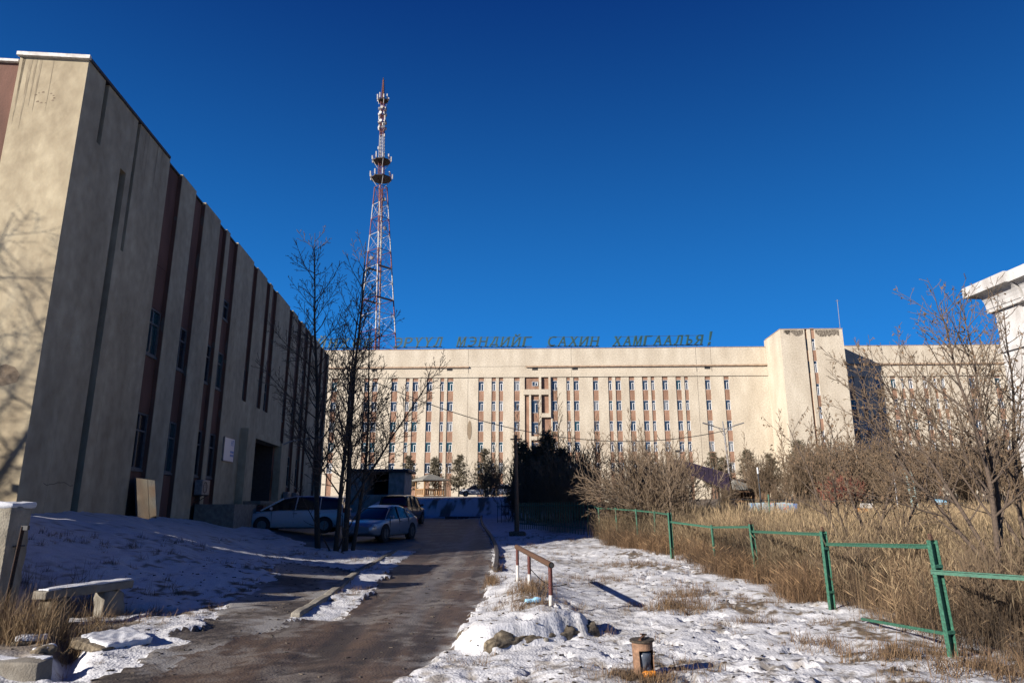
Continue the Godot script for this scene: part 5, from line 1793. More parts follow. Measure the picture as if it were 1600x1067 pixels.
		part("stone", lump(Vector3(0.16, 0.24, 0.985), 0.02, 0.02, z * 3.0, 6), M.concrete, k)
		z = z2
		i += 1
	# thin kerb on the right of the drive, farther up
	z = -18.0
	var j := -1
	while z > -52.0:
		j += 1
		var z2 := z - 2.0
		var a := Vector3(road_r(z) + 0.1, smooth_h(road_r(z), z) + 0.0, z)
		var b2 := Vector3(road_r(z2) + 0.1, smooth_h(road_r(z2), z2) + 0.0, z2)
		var k := thing("kerb_stone", "dark low kerb stone right of the drive, %s from the near end" % ORD[j], "kerb stone", (a + b2) * 0.5, 0.0, "kerb stones right of the drive")
		k.transform.basis = Basis.looking_at(b2 - a, Vector3.UP)
		var bx := MB.new()
		bx.cham(Vector3.ZERO, Vector3(0.13, 0.22, 1.985), 0.02)
		part("stone", bx, M.coping, k)
		z = z2
	for q in 3:
		var k := thing("kerb_stone", ["dark kerb stone closing the top of the drive, left piece", "dark kerb stone closing the top of the drive, middle piece", "dark kerb stone closing the top of the drive, right piece"][q], "kerb stone", Vector3(-4.4 + q * 0.9, smooth_h(-4.0, -50.9) + 0.02, -50.9), 0.0, "kerb stones at the top of the drive")
		var bx := MB.new()
		bx.cham(Vector3.ZERO, Vector3(0.88, 0.24, 0.16), 0.02)
		part("stone", bx, M.coping, k)


func middle_props() -> void:
	# low tube rail in flaking red and white
	var a := Vector3(0.62, 0, -11.46)
	var c := Vector3(0.12, 0, -14.9)
	var r := thing("tube_rail", "low rusty tube rail on three red and white posts beside the drive", "railing", Vector3(a.x, ht(a.x, a.z), a.z))
	var o := r.position
	var tops := []
	for f in [0.0, 0.58, 1.0]:
		var g: Vector3 = a.lerp(c, f)
		g.y = ht(g.x, g.z) - 0.1
		var t := Vector3(g.x - 0.01, lerpf(0.76, 0.83, f) + 0.02, g.z)
		tops.append(t - o)
		var mid := g.lerp(t, 0.40 + 0.14 * f)
		var m := MB.new()
		m.rod(mid - o, t - o, 0.034, 10)
		var post := part("post", m, M.rail_red, r)
		var m2 := MB.new()
		m2.rod(g - o, mid - o, 0.0345, 10)
		part("white_foot", m2, M.rail_white, post)
	var bar := MB.new()
	var e0: Vector3 = tops[0] + (tops[0] - tops[2]).normalized() * 0.12
	bar.rod(e0, tops[2] + (tops[2] - tops[0]).normalized() * 0.1, 0.048, 12)
	part("rail", bar, M.rail_rust, r)
	var inner := MB.new()
	inner.rod(e0 + (tops[0] - tops[2]).normalized() * 0.003, e0 + (tops[0] - tops[2]).normalized() * -0.002, 0.036, 12, true)
	part("open_end", inner, M.dark, r)
	# the lone wire end that hangs from the rail
	var wi := MB.new()
	var pts := PackedVector3Array()
	for k in 9:
		var f := k / 8.0
		pts.append(tops[1].lerp(tops[1] + Vector3(0.75, -0.35, -0.5), f) - Vector3(0, sin(f * PI) * 0.16 + 0.25, 0))
	for k in 8:
		wi.rod(pts[k], pts[k + 1], 0.008, 4)
	part("wire", wi, M.black_metal, r)
	# broken concrete block under snow
	var b := thing("concrete_block", "broken concrete block of pebbly aggregate under drifted snow in front of the tube rail", "block", Vector3(0.26, smooth_h(0.15, -9.55) - 0.08, -9.62), 0.62)
	part("block", lump(Vector3(1.95, 0.40, 0.72), 0.10, 0.10, 60.0, 26), M.stone, b, Vector3(0, 0.03, 0))
	for k in 12:
		var pb := lump(Vector3(0.07, 0.06, 0.06) * rng.randf_range(0.5, 1.0), 0.022, 0.02, k * 3.0, 4)
		part("pebble", pb, M.stone if k % 3 else M.concrete, b, Vector3(rng.randf_range(-0.95, 0.8), rng.randf_range(-0.1, 0.12), 0.36 + rng.randf_range(-0.02, 0.03)))
	# rubbish bin of a rusted tube
	var u := thing("rusty_bin", "rusted open fronted litter bin with a black bag and flat lid at the bottom edge", "litter bin", Vector3(1.33, ht(1.33, -7.42) - 0.03, -7.42), 0.15)
	u.rotation.z = 0.05
	u.scale = Vector3.ONE * 0.84
	var sh := MB.new()
	var R := 0.125
	var H := 0.40
	var n := 28
	for k in n:
		var a0 := TAU * k / n
		var a1 := TAU * (k + 1) / n
		var mid := fposmod((a0 + a1) * 0.5 + PI, TAU) - PI
		# 0 looks at the viewer
		var open := mid > -0.62 and mid < 1.12
		var p0 := Vector3(sin(a0), 0, cos(a0))
		var p1 := Vector3(sin(a1), 0, cos(a1))
		var y0 := 0.31 if open else 0.0
		for rr in [[R, 1.0], [R - 0.012, -1.0]]:
			sh.face([p0 * rr[0] + Vector3(0, y0, 0), p1 * rr[0] + Vector3(0, y0, 0), p1 * rr[0] + Vector3(0, H, 0), p0 * rr[0] + Vector3(0, H, 0)], (p0 + p1) * rr[1])
		if open:
			sh.face([p0 * R + Vector3(0, y0, 0), p1 * R + Vector3(0, y0, 0), p1 * (R - 0.012) + Vector3(0, y0, 0), p0 * (R - 0.012) + Vector3(0, y0, 0)], Vector3.DOWN)
	for ed in [-0.67, 1.12]:
		var pe := Vector3(sin(ed), 0, cos(ed))
		sh.face([pe * R, pe * (R - 0.012), pe * (R - 0.012) + Vector3(0, 0.31, 0), pe * R + Vector3(0, 0.31, 0)], Vector3(cos(ed), 0, -sin(ed)) * (1.0 if ed < 0.0 else -1.0))
	part("shell", sh, M.rust_can, u)
	var lid := MB.new()
	lid.rod(Vector3(0, H, 0), Vector3(0, H + 0.022, 0), R + 0.022, 24, true)
	var ld := part("lid", lid, M.rust_lid, u)
	var hb := MB.new()
	hb.bar(Vector3(-0.06, H + 0.03, 0.09), Vector3(0.06, H + 0.062, -0.05), 0.035, 0.012)
	hb.bar(Vector3(-0.05, H + 0.03, 0.09), Vector3(-0.0, H + 0.05, 0.04), 0.03, 0.03)
	hb.bar(Vector3(0.0, H + 0.075, -0.01), Vector3(0.08, H + 0.055, -0.06), 0.025, 0.02)
	part("handle", hb, M.rail_rust, ld)
	part("bag", lump(Vector3(0.17, 0.27, 0.15), 0.06, 0.06, 80.0, 12), M.bag, u, Vector3(0.01, 0.14, 0.0))
	var wr := thing("sweet_wrapper", "crumpled orange wrapper on the ground in front of the rusty litter bin", "wrapper", Vector3(1.37, ht(1.37, -7.36) + 0.03, -7.36), 0.4)
	part("wrapper", lump(Vector3(0.12, 0.035, 0.05), 0.012, 0.05, 90.0, 8), M.wrapper, wr)
	var bb := thing("plastic_bag", "pale blue plastic scrap in the grass between the rail posts", "plastic bag", Vector3(0.33, ht(0.33, -11.75) + 0.03, -11.75), 0.3)
	part("plastic", lump(Vector3(0.24, 0.06, 0.1), 0.02, 0.06, 95.0, 10), M.blue_bag, bb)
	# dark hollow edge by the block
	# lone pole in the shade
	var po := thing("lone_pole", "tall dark pole standing in shaded snow right of the drive", "pole", Vector3(0.22, ht(0.22, -32.0), -32.0))
	var pm := MB.new()
	pm.tube(PackedVector3Array([Vector3(0, -0.1, 0), Vector3(-0.02, 2.0, 0), Vector3(-0.05, 4.5, 0)]), PackedFloat32Array([0.12, 0.10, 0.08]), 10)
	part("shaft", pm, M.wood_dark, po)
	part("foot", lump(Vector3(0.7, 0.3, 0.6), 0.13, 0.12, 120.0, 8), M.stone, po, Vector3(0.02, 0.0, 0))
	var pb := MB.new()
	pb.bar(Vector3(-0.3, 4.3, 0.06), Vector3(0.25, 4.3, 0.06), 0.06, 0.06)
	part("crossbar", pb, M.wood_dark, po)


func fences() -> void:
	var pts := [[5.9, -6.2, 1.25], [4.83, -8.08, 1.28], [5.04, -11.45, 1.2], [5.41, -15.84, 1.17], [5.3, -18.6, 1.02], [4.53, -20.2, 1.28], [4.85, -24.0, 1.2], [4.6, -25.8, 1.2], [4.08, -27.3, 1.2], [3.55, -28.4, 1.2], [3.15, -29.3, 1.35]]
	var labels := ["green channel post cut off by the right edge", "nearest and tallest leaning green channel post at lower right", "green channel post second from the right, with bent cap", "green channel post third from the right", "thin faded green post half sunk in brown weeds", "straight green corner post where the fence steps down", "green post right after the corner post among reeds", "green post between two low rails in the reeds", "thin green post third from the far end of the fence", "thin green post next to the far end of the fence", "tall thin green post at the far end by the dark thicket"]
	var tops := []
	for i in pts.size():
		var q: Array = pts[i]
		var p := Vector3(q[0], smooth_h(q[0], q[1]) - 0.12, q[1])
		var o := thing("fence_post", labels[i], "fence post", p, 0.25 + i * 0.05, "green fence posts")
		var lean := Vector3(rng.randf_range(-0.05, 0.05), 0, rng.randf_range(-0.04, 0.04))
		if i == 1:
			lean = Vector3(-0.12, 0, 0.05)
		var m := MB.new()
		var h: float = q[2] + 0.12
		m.xf = Transform3D(Basis(Vector3.RIGHT * 0.82, Vector3(lean.x, 1, lean.z).normalized(), Vector3.BACK), Vector3.ZERO)
		if i < 6 and i != 4:
			# rolled channel: web and two flanges
			m.span(Vector3(-0.055, 0, -0.004), Vector3(0.055, h, 0.004))
			m.span(Vector3(-0.063, 0, -0.003), Vector3(-0.055, h, 0.05))
			m.span(Vector3(0.055, 0, -0.003), Vector3(0.063, h, 0.05))
			m.span(Vector3(-0.012, 0, 0.0045), Vector3(0.012, h, 0.012))
			part("channel", m, M.green, o)
			var cp := MB.new()
			cp.xf = m.xf
			cp.cham(Vector3(0.0, h + 0.03, 0.01), Vector3(0.06, 0.08, 0.04), 0.012)
			part("cap", cp, M.rail_rust, o)
			for yy in [h * 0.3, h * 0.8]:
				var cl := MB.new()
				cl.xf = m.xf
				cl.box(Vector3(0, yy, 0.03), Vector3(0.135, 0.035, 0.05))
				part("clamp", cl, M.green, o)
		else:
			m.box(Vector3(0, h * 0.5, 0), Vector3(0.05, h, 0.05))
			part("square_tube", m, M.green, o)
		tops.append(p + Vector3(lean.x, 1, lean.z).normalized() * h)
	for i in pts.size() - 1:
		var a: Vector3 = tops[i]
		var b: Vector3 = tops[i + 1]
		var drop_a := 0.06
		var drop_b := 0.06
		if i == 0:
			drop_b = 0.34
			drop_a = 0.3
		elif i == 1:
			drop_a = 0.07
			drop_b = 0.20
		elif i == 2:
			drop_a = 0.05
			drop_b = 0.16
		elif i == 4:
			drop_b = 0.26
		var rl := thing("fence_rail", ["green rail running out of the right edge", "long green rail between the two nearest posts", "green rail between second and third post from the right", "green rail sloping down to the thin sunk post", "faded thin green rail before the corner post", "green rail beyond the corner post", "short low green rail in the reeds", "short higher green rail in the reeds", "short green rail near the far end", "last short green rail at the far end"][i], "fence rail", (a + b) * 0.5, 0.0, "green fence rails")
		var m := MB.new()
		var off := (a + b) * 0.5
		m.bar(a - Vector3(0, drop_a, -0.03) - off, b - Vector3(0, drop_b, -0.03) - off, 0.012, 0.05)
		m.bar(a - Vector3(0, drop_a - 0.02, -0.045) - off, b - Vector3(0, drop_b - 0.02, -0.045) - off, 0.03, 0.01)
		part("bar", m, M.green, rl)
		# what is left of the wire netting
		if i in []:
			var nt := MB.new()
			var steps := int(a.distance_to(b) / 0.12)
			for k in steps:
				var f := float(k) / steps
				for dr in [-1.0, 1.0]:
					var f2 := clampf(f + dr * 0.55 / a.distance_to(b), 0.0, 1.0)
					var ln := absf(f2 - f) * a.distance_to(b)
					nt.rod(a.lerp(b, f) - Vector3(0, 0.12 + drop_b, -0.03) - off, a.lerp(b, f2) - Vector3(0, 0.12 + drop_b + ln * 1.7, -0.03) - off, 0.0022, 3)
			part("wire_netting", nt, M.frame_old, rl)
	# low rail lying in the snow by the nearest post
	var lr := thing("fallen_rail", "green bottom rail half buried between the two nearest fence posts", "fence rail", Vector3(4.93, 0.2, -9.0))
	var lm := MB.new()
	lm.bar(Vector3(-0.03, 0.1, 0.85), Vector3(0.02, -0.06, -1.3), 0.022, 0.035)
	part("bar", lm, M.green, lr)
	# iron railing in the shade by the pole
	var ir := thing("iron_railing", "low black iron railing in shade left of the dark thicket", "railing", Vector3(-0.9, smooth_h(-0.9, -44.0), -44.0), 0.6)
	for k in 11:
		var m := MB.new()
		m.rod(Vector3(k * 0.28, -0.1, 0), Vector3(k * 0.28, 1.15, 0), 0.018, 5)
		part("upright", m, M.black_metal, ir)
	for y in [0.15, 1.05]:
		var m := MB.new()
		m.bar(Vector3(0, y, 0), Vector3(2.8, y, 0), 0.03, 0.03)
		part("rail", m, M.black_metal, ir)
	var gf := thing("shaded_fence", "dark green fence of upright bars in the shade behind the far fence post", "fence", Vector3(3.1, smooth_h(3.0, -31.0), -30.5), 1.9)
	for k in 30:
		var m := MB.new()
		m.box(Vector3(k * 0.3, 0.65, 0), Vector3(0.04, 1.4, 0.03))
		part("upright", m, M.green, gf)
	for y in [0.25, 1.2]:
		var m := MB.new()
		m.bar(Vector3(0, y, 0.03), Vector3(8.8, y, 0.03), 0.04, 0.05)
		part("rail", m, M.green, gf)
	# back fence beyond the reeds
	var bf := thing("back_fence", "thin dark pipe fence with a green post beyond the reed field", "fence", Vector3(13.5, smooth_h(16.0, -43.5), -43.5))
	var bm := MB.new()
	bm.rod(Vector3(0, 0.95, 0), Vector3(19.0, 0.62, 0), 0.03, 6)
	part("pipe", bm, M.black_metal, bf)
	for q in [2.45, 5.0, 7.2, 10.5, 14.0, 18.0]:
		var m := MB.new()
		m.rod(Vector3(q, -0.2, 0), Vector3(q, 1.25 if q < 3.0 else 0.95, 0), 0.05, 6)
		part("post", m, M.green if q < 3.0 else M.black_metal, bf)


func painted_boards() -> void:
	var b := thing("painted_boards", "low board fence painted in white and pale blue with worn coloured shapes", "board fence", Vector3(15.5, smooth_h(16.5, -46.0), -46.0))
	# pale paint with faded blots, all of it flat colour on the boards
	var im := Image.create(256, 96, false, Image.FORMAT_RGB8)
	im.fill(Color(0.55, 0.62, 0.66))
	for k in 90:
		var c: Color = [Color(0.66, 0.68, 0.7), Color(0.32, 0.48, 0.64), Color(0.70, 0.42, 0.36), Color(0.62, 0.74, 0.66), Color(0.64, 0.62, 0.56), Color(0.30, 0.40, 0.55)][rng.randi() % 6]
		var o := Vector2(rng.randf_range(0, 256), rng.randf_range(0, 96))
		var r := rng.randf_range(3, 13)
		for y in range(maxi(0, int(o.y - r)), mini(96, int(o.y + r))):
			for x in range(maxi(0, int(o.x - r)), mini(256, int(o.x + r))):
				if Vector2(x, y).distance_to(o) < r * (0.8 + 0.3 * sin(x * 0.7 + y)):
					im.set_pixel(x, y, c)
	var m := StandardMaterial3D.new()
	m.albedo_texture = ImageTexture.create_from_image(im)
	m.uv1_triplanar = true
	m.uv1_scale = Vector3(0.36, 0.7, 0.36)
	m.roughness = 0.8
	for k in 7:
		part("board", slab(Vector3(k * 0.42, -0.3, 0.0), Vector3(k * 0.42 + 0.40, 0.62 + 0.02 * (k % 3), 0.05)), m, b)
	part("end_board", slab(Vector3(2.95, -0.3, 0.0), Vector3(3.2, 0.58, 0.05)), M.sign_blue, b)
	for q in [[23.0, 0.25, M.frame, "pale low panel in the reeds right of the painted boards"], [27.8, 0.45, M.blue_bag, "small sky blue panel in the reeds at the right"], [22.6, -0.05, M.wrapper, "small ochre panel in the reeds right of the painted boards"]]:
		var o := thing("low_panel", q[3], "panel", Vector3(q[0], smooth_h(q[0], -45.5) + q[1], -45.5))
		part("panel", slab(Vector3(-0.4, 0, 0), Vector3(0.4, 0.3, 0.04)), q[2], o)
		part("leg", slab(Vector3(-0.35, -0.8, 0.01), Vector3(-0.3, 0.0, 0.04)), M.grey_metal, o)
		part("leg", slab(Vector3(0.3, -0.8, 0.01), Vector3(0.35, 0.0, 0.04)), M.grey_metal, o)


func far_props() -> void:
	# flat roofed shed
	var s := thing("flat_roof_shed", "low grey shed with dark open front and flat roof behind the parked cars", "shed", Vector3(-13.2, smooth_h(-11, -57.0) - 0.4, -57.0))
	var by := s.position.y
	part("wall", slab(Vector3(0, -1.0, -4.0), Vector3(1.2, 4.35 - by, 0.0)), M.shed, s)
	part("wall", slab(Vector3(3.1, -1.0, -4.0), Vector3(4.4, 4.35 - by, 0.0)), M.shed, s)
	part("back_wall", slab(Vector3(1.2, -1.0, -4.0), Vector3(3.1, 4.35 - by, -3.8)), M.dark, s)
	part("sill", slab(Vector3(1.2, -1.0, -3.79), Vector3(3.1, 2.55 - by, 0.08)), M.shed, s)
	part("roof", slab(Vector3(-0.3, 4.36 - by, -4.2), Vector3(4.75, 4.55 - by, 0.35)), M.coping, s)
	part("roof_snow", slab(Vector3(-0.25, 4.552 - by, -4.15), Vector3(4.7, 4.6 - by, 0.28)), M.snow, s)
	# gazebo
	var g := thing("gazebo", "small timber gazebo with grey hipped roof and railings at the top of the snow bank", "gazebo", Vector3(-10.6, smooth_h(-10.6, -90.0), -90.0), 0.55)
	for q in [[-1, -1], [1, -1], [1, 1], [-1, 1]]:
		part("post", slab(Vector3(q[0] * 1.35 - 0.08, -0.1, q[1] * 1.35 - 0.08), Vector3(q[0] * 1.35 + 0.08, 2.05, q[1] * 1.35 + 0.08)), M.wood, g)
	part("floor", slab(Vector3(-1.5, -0.1, -1.5), Vector3(1.5, 0.1, 1.5)), M.wood, g)
	for k in 4:
		var rr := MB.new()
		rr.xf = Transform3D(Basis(Vector3.UP, k * PI * 0.5), Vector3.ZERO)
		rr.span(Vector3(-1.27, 0.86, 1.31), Vector3(1.27, 0.95, 1.39))
		rr.span(Vector3(-1.27, 0.2, 1.31), Vector3(1.27, 0.27, 1.39))
		rr.span(Vector3(-1.5, 1.9, 1.28), Vector3(1.5, 2.05, 1.42))
		part("railing", rr, M.wood, g)
		for j in 8:
			var ba := MB.new()
			ba.xf = rr.xf
			ba.span(Vector3(-1.2 + j * 0.32, 0.27, 1.325), Vector3(-1.08 + j * 0.32, 0.86, 1.375))
			part("baluster", ba, M.wood, g)
	var rf := MB.new()
	var e := 1.85
	for k in 4:
		rf.xf = Transform3D(Basis(Vector3.UP, k * PI * 0.5), Vector3.ZERO)
		rf.face([Vector3(-e, 2.06, e), Vector3(e, 2.06, e), Vector3(0.18, 2.82, 0.18), Vector3(-0.18, 2.82, 0.18)], Vector3(0, 1, 1))
		rf.face([Vector3(-e, 1.95, e), Vector3(e, 1.95, e), Vector3(e, 2.06, e), Vector3(-e, 2.06, e)], Vector3(0, 0, 1))
	rf.xf = Transform3D.IDENTITY
	rf.face([Vector3(-e, 1.95, -e), Vector3(e, 1.95, -e), Vector3(e, 1.95, e), Vector3(-e, 1.95, e)], Vector3.DOWN)
	rf.face([Vector3(-0.18, 2.82, -0.18), Vector3(0.18, 2.82, -0.18), Vector3(0.18, 2.82, 0.18), Vector3(-0.18, 2.82, 0.18)], Vector3.UP)
	part("roof", rf, M.roof_grey, g)
	# twin armed lamp
	var l := thing("street_lamp", "grey street lamp with two rising arms in front of the hospital", "street lamp", Vector3(22.0, smooth_h(22, -70) - 0.1, -70.0))
	var top := 9.2 - l.position.y
	var m := MB.new()
	m.tube(PackedVector3Array([Vector3.ZERO, Vector3(-0.15, top * 0.6, 0), Vector3(-0.32, top, 0), Vector3(-0.38, top + 0.9, 0)]), PackedFloat32Array([0.13, 0.10, 0.085, 0.05]), 8)
	part("pole", m, M.grey_metal, l)
	for sd in [-1.0, 1.0]:
		var am := MB.new()
		am.rod(Vector3(-0.33, top + 0.05, 0), Vector3(-0.33 + sd * 1.15, top + 0.42, 0), 0.05, 6)
		am.rod(Vector3(-0.31, top - 0.65, 0), Vector3(-0.33 + sd * 0.5, top + 0.18, 0), 0.03, 5)
		var arm := part("arm", am, M.grey_metal, l)
		var hd := MB.new()
		hd.xf = Transform3D(Basis(Vector3.BACK, sd * 0.28), Vector3(-0.33 + sd * 1.6, top + 0.58, 0))
		hd.cham(Vector3.ZERO, Vector3(1.1, 0.11, 0.3), 0.03)
		part("lamp_head", hd, M.grey_metal, arm)
	var sl := thing("small_lamp", "small dark floodlight post peeping over the purple roof", "lamp", Vector3(16.0, smooth_h(16, -66) - 0.1, -66.0))
	var sm2 := MB.new()
	sm2.rod(Vector3.ZERO, Vector3(0, 4.8, 0), 0.05, 6)
	part("pole", sm2, M.grey_metal, sl)
	var sh := MB.new()
	sh.cham(Vector3(-0.15, 4.95, 0), Vector3(0.45, 0.22, 0.2), 0.04)
	sh.cham(Vector3(0.2, 4.8, 0), Vector3(0.25, 0.15, 0.2), 0.04)
	part("lamp_head", sh, M.black_metal, sl)
	# purple canopy
	var pc := thing("purple_canopy", "dark purple sheet metal canopy sloping down to the right behind the arching bush", "canopy", Vector3(15.6, smooth_h(15.6, -56.0), -56.0))
	var py := pc.position.y
	var ro := MB.new()
	var prof := [Vector2(-2.5, 5.35), Vector2(-1.2, 5.1), Vector2(1.9, 4.2), Vector2(2.35, 1.3)]
	for k in prof.size() - 1:
		var a: Vector2 = prof[k]
		var c: Vector2 = prof[k + 1]
		var nn := Vector3(c.y - a.y, a.x - c.x, 0).normalized() * -1.0
		for z in [[0.0, 1.0]]:
			ro.face([Vector3(a.x, a.y - py, 0.0), Vector3(c.x, c.y - py, 0.0), Vector3(c.x, c.y - py, -3.0), Vector3(a.x, a.y - py, -3.0)], -nn)
			ro.face([Vector3(a.x, a.y - py - 0.06, 0.0), Vector3(c.x - 0.06, c.y - py - 0.06, 0.0), Vector3(c.x - 0.06, c.y - py - 0.06, -3.0), Vector3(a.x, a.y - py - 0.06, -3.0)], nn)
		# hanging front sheet
		ro.face([Vector3(a.x, a.y - py, 0.0), Vector3(c.x, c.y - py, 0.0), Vector3(c.x, maxf(c.y - py - 1.45, 0.0), 0.0), Vector3(a.x, a.y - py - 0.6 - 0.45 * k, 0.0)], Vector3(0, 0, 1))
	part("roof_sheet", ro, M.purple, pc)
	var ribs := MB.new()
	for k in 12:
		var f := (k + 0.5) / 12.0
		var x := lerpf(-2.4, 1.8, f)
		ribs.span(Vector3(x - 0.03, lerpf(5.3, 4.25, f) - py - 0.75, 0.001), Vector3(x + 0.03, lerpf(5.25, 4.2, f) - py - 0.03, 0.03))
	part("rib", ribs, M.purple, pc)
	for x in [-2.3, 1.8]:
		for z in [-0.2, -2.8]:
			part("post", slab(Vector3(x - 0.07, -0.2, z - 0.07), Vector3(x + 0.07, 4.15 - py, z + 0.07)), M.black_metal, pc)
	# timber shelter
	var ts := thing("timber_shelter", "brown timber shelter with grey sloping roof right of the purple canopy", "shelter", Vector3(21.2, smooth_h(21.2, -62.0), -62.0), 0.2)
	var ty := ts.position.y
	for q in [[-1.5, 0.0], [0.1, 0.0], [1.5, 0.0], [-1.5, -2.2], [1.5, -2.2]]:
		part("post", slab(Vector3(q[0] - 0.09, -0.2, q[1] - 0.09), Vector3(q[0] + 0.09, 3.0 - ty, q[1] + 0.09)), M.wood, ts)
	for k in 9:
		part("board", slab(Vector3(-1.4 + k * 0.32, -0.1, -2.2), Vector3(-1.12 + k * 0.32, 2.9 - ty, -2.15)), M.wood_dark, ts)
	var tr := MB.new()
	tr.face([Vector3(-1.0, 3.95 - ty, -1.0), Vector3(-1.8, 3.05 - ty, 0.4), Vector3(2.0, 2.95 - ty, 0.4)], Vector3(0, 1, 1))
	tr.face([Vector3(-1.0, 3.95 - ty, -1.0), Vector3(2.0, 2.95 - ty, 0.4), Vector3(2.0, 2.95 - ty, -2.5)], Vector3(1, 1, 0))
	tr.face([Vector3(-1.0, 3.95 - ty, -1.0), Vector3(2.0, 2.95 - ty, -2.5), Vector3(-1.8, 3.05 - ty, -2.5)], Vector3(0, 1, -1))
	tr.face([Vector3(-1.0, 3.95 - ty, -1.0), Vector3(-1.8, 3.05 - ty, -2.5), Vector3(-1.8, 3.05 - ty, 0.4)], Vector3(-1, 1, 0))
	part("roof", tr, M.roof_grey, ts)
	part("beam", slab(Vector3(-1.8, 2.82 - ty, 0.25), Vector3(2.0, 2.95 - ty, 0.38)), M.wood_dark, ts)
	var tb := thing("timber_hut", "dark flat roofed timber hut behind the timber shelter", "hut", Vector3(23.5, smooth_h(23.5, -68.0), -68.0))
	for k in 10:
		part("board", slab(Vector3(-1.6 + k * 0.32, -0.2, 0.0), Vector3(-1.3 + k * 0.32, 4.0 - tb.position.y, 0.06 + 0.01 * (k % 2))), M.wood_dark, tb)
	part("side_wall", slab(Vector3(-1.6, -0.2, -2.5), Vector3(1.58, 4.0 - tb.position.y, -0.002)), M.wood_dark, tb)
	part("roof", slab(Vector3(-1.9, 4.02 - tb.position.y, -2.8), Vector3(1.9, 4.2 - tb.position.y, 0.4)), M.coping, tb)
	# slim posts
	var w := thing("slim_post", "slim grey post with pale top right of the purple canopy", "post", Vector3(16.0, smooth_h(16, -45) - 0.1, -45.0))
	var wm := MB.new()
	wm.rod(Vector3.ZERO, Vector3(-0.05, 3.7 - w.position.y + 0.0, 0), 0.05, 6)
	part("shaft", wm, M.black_metal, w)
	var wt := MB.new()
	wt.rod(Vector3(-0.05, 3.7 - w.position.y, 0), Vector3(-0.06, 4.1 - w.position.y, 0), 0.055, 6, true)
	part("pale_top", wt, M.frame, w)
	var fp := thing("frame_post", "pale green ladder shaped frame post among the dry shrubs at right", "frame post", Vector3(22.9, smooth_h(22.9, -40.0) - 0.1, -40.0))
	var fm := MB.new()
	var hh := 4.0 - fp.position.y
	fm.bar(Vector3(0, 0, 0), Vector3(-0.25, hh, 0), 0.08, 0.08)
	fm.bar(Vector3(0.3, 0, 0), Vector3(0.1, hh * 0.92, 0), 0.05, 0.05)
	for k in 4:
		fm.bar(Vector3(-0.02 - 0.055 * k, hh * (0.2 + 0.22 * k), 0), Vector3(0.27 - 0.045 * k, hh * (0.2 + 0.22 * k), 0), 0.04, 0.04)
	part("frame", fm, M.pale_green, fp)
	var f2 := thing("short_post", "short pale post left of the ladder shaped frame post", "post", Vector3(22.0, smooth_h(22.0, -40.0) - 0.1, -40.0))
	var f2m := MB.new()
	f2m.rod(Vector3.ZERO, Vector3(0, 3.55 - f2.position.y, 0), 0.04, 6, true)
	part("shaft", f2m, M.grey_metal, f2)
	# aerial on the right wing
	var an := thing("roof_aerial", "thin wire aerial on the roof right of the stair tower", "aerial", far_frame() * Vector3(53.8, 26.3, -3.0))
	var am2 := MB.new()
	am2.rod(Vector3.ZERO, Vector3(0.1, 8.6, 0), 0.045, 5)
	am2.rod(Vector3(-0.25, 8.3, 0), Vector3(0.45, 8.4, 0), 0.03, 4)
	part("mast", am2, M.grey_metal, an)
	var bi := thing("roof_bird", "small dark roof fitting at the right corner of the stair tower top", "roof fitting", far_frame() * Vector3(49.3, 27.43, 6.0))
	var bim := MB.new()
	bim.cham(Vector3(0, 0.14, 0), Vector3(0.3, 0.28, 0.3), 0.05)
	part("fitting", bim, M.black_metal, bi)
	# the cable that sags across the front of the hospital
	var cb := thing("sagging_cable", "dark cable sagging from the far wall corner to the twin armed lamp", "cable")
	var p0 := Vector3(-14.2, 13.2, -58.6)
	var p1 := Vector3(21.65, 9.1, -69.95)
	var cm := MB.new()
	var last := p0
	for k in range(1, 33):
		var f := k / 32.0
		var q := p0.lerp(p1, f) - Vector3(0, 3.1 * 4.0 * f * (1.0 - f), 0)
		cm.rod(last, q, 0.035, 4)
		last = q
	part("wire", cm, M.black_metal, cb)
	# red bin by the white car
	var rb := thing("red_bin", "dark red metal bin with a white label beside the front of the white car", "bin", Vector3(-11.7, ht(-11.7, -32.5), -32.5), 0.1)
	var rm := MB.new()
	rm.cham(Vector3(0, 0.45, 0), Vector3(0.42, 0.9, 0.42), 0.03)
	part("body", rm, M.bin_red, rb)
	part("lid", slab(Vector3(-0.24, 0.902, -0.24), Vector3(0.24, 0.97, 0.24)), M.bin_red, rb)
	part("label", slab(Vector3(-0.09, 0.55, 0.212), Vector3(0.09, 0.7, 0.216)), M.sign_white, rb)


func litter() -> void:
	var m := MB.new()
	m.use_c = true
	m.col = Color(1, 1, 1)
	m.cham(Vector3.ZERO, Vector3(0.05, 0.012, 0.016), 0.003)
	var spots := []
	for k in 2600:
		var z := -5.2 - 18.0 * pow(rng.randf(), 1.6)
		var x := rng.randf_range(-7.0, 5.2)
		var v := rng.randf_range(0.015, 0.08)
		var zn := zone(x, z)
		if zn == 1 and rng.randf() < 0.5:
			continue
		spots.append([Vector3(x, ht(x, z) + 0.003, z), rng.randf_range(0.25, 1.5), Color(v, v * 0.78, v * 0.6)])
	sow("ground_litter", "scattered dark bits of twig, stem and grit on the snow and the drive", m.mesh(), spots)


